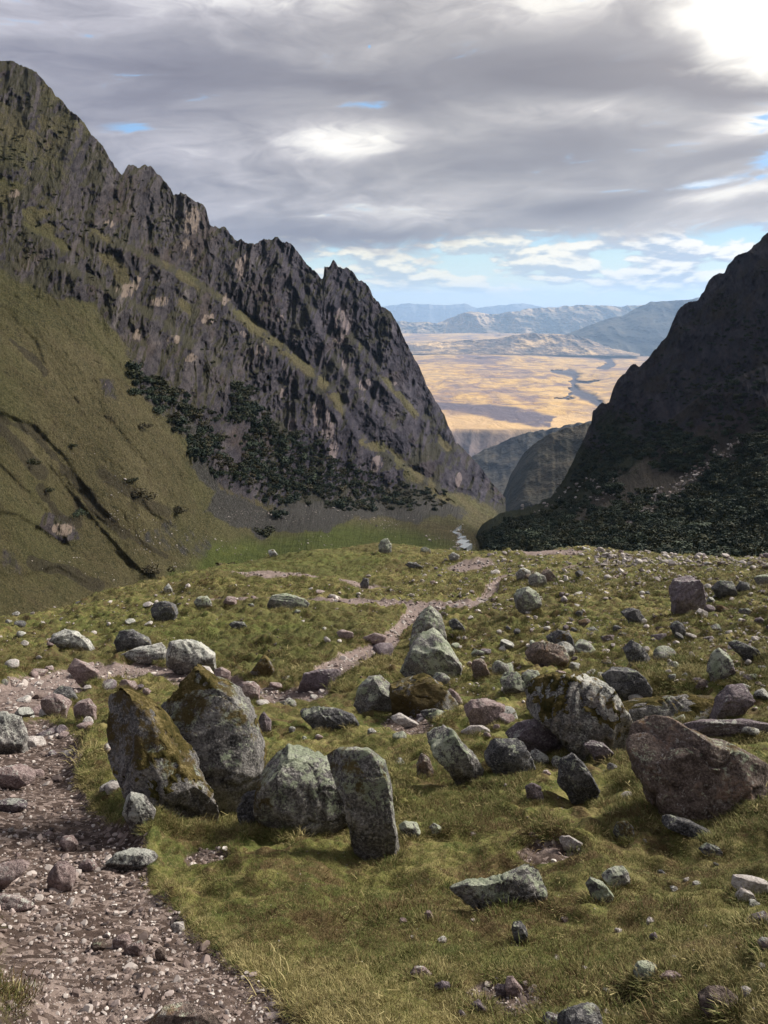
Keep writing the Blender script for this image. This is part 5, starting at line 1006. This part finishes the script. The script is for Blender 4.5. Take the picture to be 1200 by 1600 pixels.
for r in ROCKS:
    O = r[5]; sel = O[:, 1] > r[1]; n_ = int(12 + 1.6 * r[2])
    i_ = rg.integers(0, len(O), n_ * 2); t_ = rg.random(n_ * 2); q_ = O[i_] * (1 - t_[:, None]) + O[(i_ + 1) % len(O)] * t_[:, None]; q_ = q_[q_[:, 1] > r[1] + .15 * r[3]]
    q_ = q_ + rg.normal(0, 2.2, q_.shape) + [0, 2.5]; d_ = hit(q_[:, 0], q_[:, 1]); ok = d_ < 90; P_ = pt(q_[ok, 0], q_[ok, 1], d_[ok])
    ok2 = gsample(P_[:, 0], P_[:, 1], GD) < .3; P_ = P_[ok2]; P_[:, 2] = gsample(P_[:, 0], P_[:, 1]); Pn.append(P_); Sn.append(rg.uniform(.45, .85, len(P_)) * (1 + np.hypot(P_[:, 0], P_[:, 1]) * .13)); In.append(rg.choice([0, 3, 3, 1, 2], len(P_)) + 4 * rg.integers(0, 3, len(P_)))
P = np.concatenate([P] + Pn); s = np.concatenate([s] + Sn); II = [np.concatenate(II + In)]
scatter('grass', P, np.stack([rg.normal(0, .12, len(P)), rg.normal(0, .12, len(P)), rg.uniform(0, 6.28, len(P))], 1), s[:, None] * np.ones((1, 3)), np.concatenate(II), tufts, 'short green and straw coloured mountain grass around the boulders', 'grass')

# ------------------------------------------------------------------ shrubs and low trees on the far slopes
def bush_mesh(k, mats, n=560, h=.8, size=.10):
    rg_ = np.random.default_rng(1700 + k); V, Q = [], []
    nl = 9; C = rg_.normal(0, .42, (nl, 3)) * [1, 1, .5]; C[:, 2] = np.abs(C[:, 2]) + .28; R = rg_.uniform(.25, .5, nl)
    for i in range(n):
        j = rg_.integers(nl); u = rg_.normal(size=3); u /= np.linalg.norm(u); c = C[j] + u * R[j] * rg_.uniform(.6, 1.08) * [1, 1, h]
        if c[2] < -.05: c[2] = abs(c[2])
        a = rg_.normal(size=3); a -= a @ u * u * .6; a /= np.linalg.norm(a); b = np.cross(a, u + rg_.normal(size=3) * .5); b /= np.linalg.norm(b); s = size * rg_.uniform(.6, 1.4)
        m = len(V); V += [c - a * s, c + b * s * .8, c + a * s, c - b * s * .8]; Q += [(m, m + 1, m + 2, m + 3)]
    return V, Q
BM = [simple_mat('polylepis_leaf', [(0, (.014, .022, .015)), (.5, (.027, .040, .026)), (1, (.050, .066, .040))]), simple_mat('polylepis_leaf_olive', [(0, (.020, .024, .012)), (.5, (.034, .038, .018)), (1, (.05, .052, .026))]), simple_mat('dry_shrub_leaf', [(0, (.035, .032, .018)), (.5, (.055, .048, .026)), (1, (.08, .068, .04))])]
M_bark = simple_mat('shrub_bark', [(0, (.05, .035, .025)), (1, (.09, .065, .05))])
bushes = []
for k in range(9):
    V, Q = bush_mesh(k, None); bushes.append(mesh_obj('shrub', V, Q, BM[(0, 0, 0, 0, 1, 1, 1, 2, 2)[k]], smooth_=False, link=False))
def lsurf(px, py):
    px = np.asarray(px, float); py = np.asarray(py, float); b = np.interp(px, *zip(*LBASE)); r = np.interp(px, *zip(*LRIDGE)) + 3
    t = np.clip((py - b) / (r - b), 0, 1); return pt(px, py, l_depth(px, py, t))
def rsurf(px, py):
    px = np.asarray(px, float); py = np.asarray(py, float); b = np.interp(px, *zip(*RBASE)); r = np.interp(px, *zip(*RRIDGE)) + 3
    t = np.clip((py - b) / (r - b), 0, 1); return pt(px, py, r_depth(px, py, t))
def thick(n, poly, feather, surf, size, seed, dens=0.0):
    O = np.array(poly, float); px = rg.uniform(O[:, 0].min(), O[:, 0].max(), n); py = rg.uniform(O[:, 1].min(), O[:, 1].max(), n)
    m = pmask(px, py, poly, feather) * (py > np.interp(px, *zip(*(LRIDGE if surf is lsurf else RRIDGE))) + 16); cl = fbm(np.stack([px / 45, py / 28, 0 * px], -1), 1, 3, seed); k = rg.random(n) < m * smooth(cl + dens, -.35, .25); px, py = px[k], py[k]
    P = surf(px, py); s = size * rg.lognormal(0, .32, len(P)); return P, s
LT = [(204, 575), (245, 600), (292, 640), (335, 655), (385, 640), (425, 655), (470, 690), (540, 728), (590, 748), (640, 765), (700, 772), (690, 786), (600, 798), (500, 795), (420, 782), (350, 745), (305, 720), (275, 660), (250, 620), (212, 612)]
A1 = thick(5000, LT, 17, lsurf, 2.1, 301, .28); A2 = thick(260, [(360, 600), (410, 600), (425, 650), (370, 650)], 12, lsurf, 1.9, 302, .3); A3 = thick(700, [(330, 420), (600, 520), (700, 700), (700, 780), (520, 700), (300, 560)], 30, lsurf, 1.1, 303, -.25); A4 = thick(900, [(0, 120), (200, 260), (300, 420), (200, 480), (0, 420)], 30, lsurf, .8, 304, -.1)
Rp = [(748, 850), (762, 815), (800, 800), (860, 780), (895, 730), (920, 690), (1000, 650), (1100, 690), (1215, 640), (1215, 900), (900, 900), (760, 880)]
A5 = thick(10000, Rp, 26, rsurf, 1.5, 305, -.02); A6 = thick(5000, [(752, 862), (780, 800), (900, 790), (1000, 800), (1100, 760), (1215, 720), (1215, 900), (750, 900)], 18, rsurf, 1.7, 306, .3); A7 = thick(1500, [(930, 660), (1060, 500), (1215, 400), (1215, 660), (1000, 690)], 25, rsurf, 1.1, 307, -.05)
def clear(A, path, w, p):
    P, s = A; x, y, _ = project(P); d, _, _ = seg_dist(x, y, path); k = (d > w) | (rg.random(len(P)) > p); return P[k], s[k]
SCR = [(1152, 690), (1120, 720), (1095, 735), (1065, 760), (1035, 775), (1010, 800), (985, 820), (960, 835)]
A5 = clear(A5, SCR, 11, .85); A6 = clear(A6, SCR, 9, .8)
for nm, AA, lab, pal in (('slope_thicket', (A1, A2), 'dark green thicket of low trees at the foot of the left crags', (0, 8)), ('crag_shrubs', (A3, A4), 'small dry shrubs dotted over the left crags', (4, 9)), ('shaded_thicket', (A5, A6, A7), 'dense dark shrub forest covering the right mountainside', (0, 7))):
    P = np.concatenate([a[0] for a in AA]); s = np.concatenate([a[1] for a in AA]); P = P.copy(); P[:, 2] -= s * .1
    scatter(nm, P, np.stack([0 * s, 0 * s, rg.uniform(0, 6.28, len(s))], 1), s[:, None] * np.stack([rg.uniform(.9, 1.5, len(s)), rg.uniform(.9, 1.5, len(s)), rg.uniform(.8, 1.3, len(s))], 1), rg.integers(pal[0], pal[1], len(s)), bushes, lab, 'shrubs')
# single shrubs on the open slope
SH = [(252, 634, 30, 'dark round shrub lowest beside the tip of the thicket', 0), (222, 665, 26, 'brown shrub on the open slope left of the thicket', 7), (282, 670, 22, 'dark shrub at the left margin of the thicket', 0), (48, 720, 24, 'small olive shrub high on the left grass slope', 4), (112, 695, 18, 'small shrub beside the dark gully on the left slope', 4), (275, 795, 30, 'dark shrub at the foot of the left grass slope', 7), (212, 768, 40, 'wide brown shrub in the slope hollow', 7), (430, 800, 32, 'dark shrub on scree near the meadow', 0), (418, 830, 34, 'lowest dark shrub at the scree edge by the meadow', 4), (238, 888, 34, 'brown bush just above the terrace crest', 7), (365, 888, 58, 'wide feathery bush behind the terrace crest', 7), (445, 780, 24, 'round dark shrub above the scree', 0), (205, 748, 22, 'small shrub above the wide brown one', 4), (120, 800, 24, 'dark shrub by the pale outcrop', 0), (395, 636, 38, 'dark shrub clump under the crag wall', 0), (70, 765, 22, 'low shrub over the outcrop', 4)]
for i, (x, y, w, lab, mk) in enumerate(SH):
    P = lsurf(np.array([x]), np.array([y + w * .18]))[0]; Zc_ = P[1] * CP - P[2] * SP; s = w * .5 * Zc_ / F / .78
    e = bpy.data.objects.new('shrub', None); COL.objects.link(e); e.location = P - np.array([0, 0, s * .12]); e.rotation_euler[2] = i * 1.3
    tag(e, lab, 'shrub', 'single shrubs on the left slope')
    V, Q = bush_mesh(40 + i, None, 900 if w > 30 else 520, .7, .075); f = mesh_obj('foliage', np.array(V) * s * np.array([1, 1, .72]), Q, BM[(0, 0, 0, 0, 1, 1, 1, 2)[mk]], smooth_=False); f.parent = e
    sv, sq = [], []
    rs = np.random.default_rng(i)
    for b in range(6):
        a = rs.uniform(0, 6.28); tip = np.array([math.cos(a) * .35, math.sin(a) * .35, rs.uniform(.4, .6)]) * s; m = len(sv)
        for lvl, (c, r) in enumerate(((np.zeros(3), .04), (tip * .5 + [0, 0, .05 * s], .028), (tip, .012))):
            for q in range(5): sv.append(c + np.array([math.cos(q * 1.2566), math.sin(q * 1.2566), 0]) * r * s)
        for l in range(2):
            for q in range(5): sq.append((m + l * 5 + q, m + l * 5 + (q + 1) % 5, m + l * 5 + 5 + (q + 1) % 5, m + l * 5 + 5 + q))
    st = mesh_obj('stem', sv, sq, M_bark); st.parent = e
# boulder runs on the mountains (white blocks too small to tell apart) and the stream stones
def blocks(name, segs, n, sprd, size, surf, lab, pal=(1, 5, 9)):
    PP, SS = [], []
    for seg, k in segs:
        seg = np.array(seg, float); u = rg.uniform(0, len(seg) - 1, k); a = np.floor(u).astype(int); fr = (u - a)[:, None]; q = seg[a] * (1 - fr) + seg[a + 1] * fr
        q = q + rg.normal(0, sprd, q.shape) * [1, .7]; P = surf(q[:, 0], q[:, 1]); PP.append(P); Zc = P[:, 1] * CP - P[:, 2] * SP; SS.append(np.clip(rg.lognormal(math.log(size), .5, k), .6, 6) * .5 * Zc / F)
    P = np.concatenate(PP); s = np.concatenate(SS); P[:, 2] += s * .4
    scatter(name, P, rg.normal(0, .5, (len(s), 3)), s[:, None] * np.array([[1.1, 1, 1.2]]), rg.choice(pal, len(s)), pebs, lab, 'boulders')
blocks('boulder_run', [(SCR, 240), ([(880, 770), (920, 755), (945, 780)], 45), ([(800, 800), (900, 790), (960, 760)], 40), ([(1170, 735), (1200, 730)], 10), ([(960, 820), (900, 838)], 20)], 1, 8, 3.4, rsurf, 'pale boulders run down through the dark shrub forest on the right', (0, 1, 5, 9, 1))
blocks('fallen_blocks', [([(175, 812), (215, 830), (260, 858), (300, 848)], 45), ([(210, 800), (330, 850), (400, 870)], 50), ([(560, 812), (600, 820), (625, 815)], 50), ([(340, 800), (440, 810), (560, 800)], 90), ([(200, 850), (300, 900), (330, 905)], 60), ([(60, 870), (200, 910)], 30), ([(100, 680), (200, 760), (170, 812)], 40), ([(460, 850), (520, 845), (620, 830)], 25)], 1, 9, 1.5, lsurf, 'pale fallen blocks on the left slope and meadow')
# stream of white water and stones at the far end of the meadow
w_mat = simple_mat('white_water', [(0, (.22, .25, .28)), (1, (.38, .41, .44))], rough=.25)
SV, SQ = [], []
path = [(718, 828, 5), (711, 830, 5), (708, 832, 3), (715, 835, 3), (719, 839, 4), (717, 842, 5), (724, 845, 7), (716, 848, 6), (729, 851, 7), (722, 855, 8), (733, 858, 8), (724, 862, 8)]
L_, R_ = [], []
for i, (x, y, w) in enumerate(path):
    w *= .6; L_.append((x - w, y)); R_.append((x + w, y))
A_ = lsurf(np.array([p[0] for p in L_]), np.array([p[1] for p in L_])); B_ = lsurf(np.array([p[0] for p in R_]), np.array([p[1] for p in R_]))
V = []
for a_, b_ in zip(A_, B_):
    z = max(a_[2], b_[2]) + .25
    V += [(a_[0], a_[1], z), (b_[0], b_[1], z), (b_[0], b_[1], z - 3), (a_[0], a_[1], z - 3)]
Q = []
for i in range(len(path) - 1):
    a = i * 4
    for q in range(4): Q.append((a + q, a + (q + 1) % 4, a + 4 + (q + 1) % 4, a + 4 + q))
st = mesh_obj('stream', V, Q, w_mat, smooth_=False, kind='structure')
blocks('stream_stones', [([(716, 826), (712, 836), (722, 842), (716, 850), (726, 856)], 70), ([(660, 838), (690, 845)], 10), ([(700, 858), (735, 858)], 25)], 1, 6, 2.6, lsurf, 'white stones along the stream below the crest')
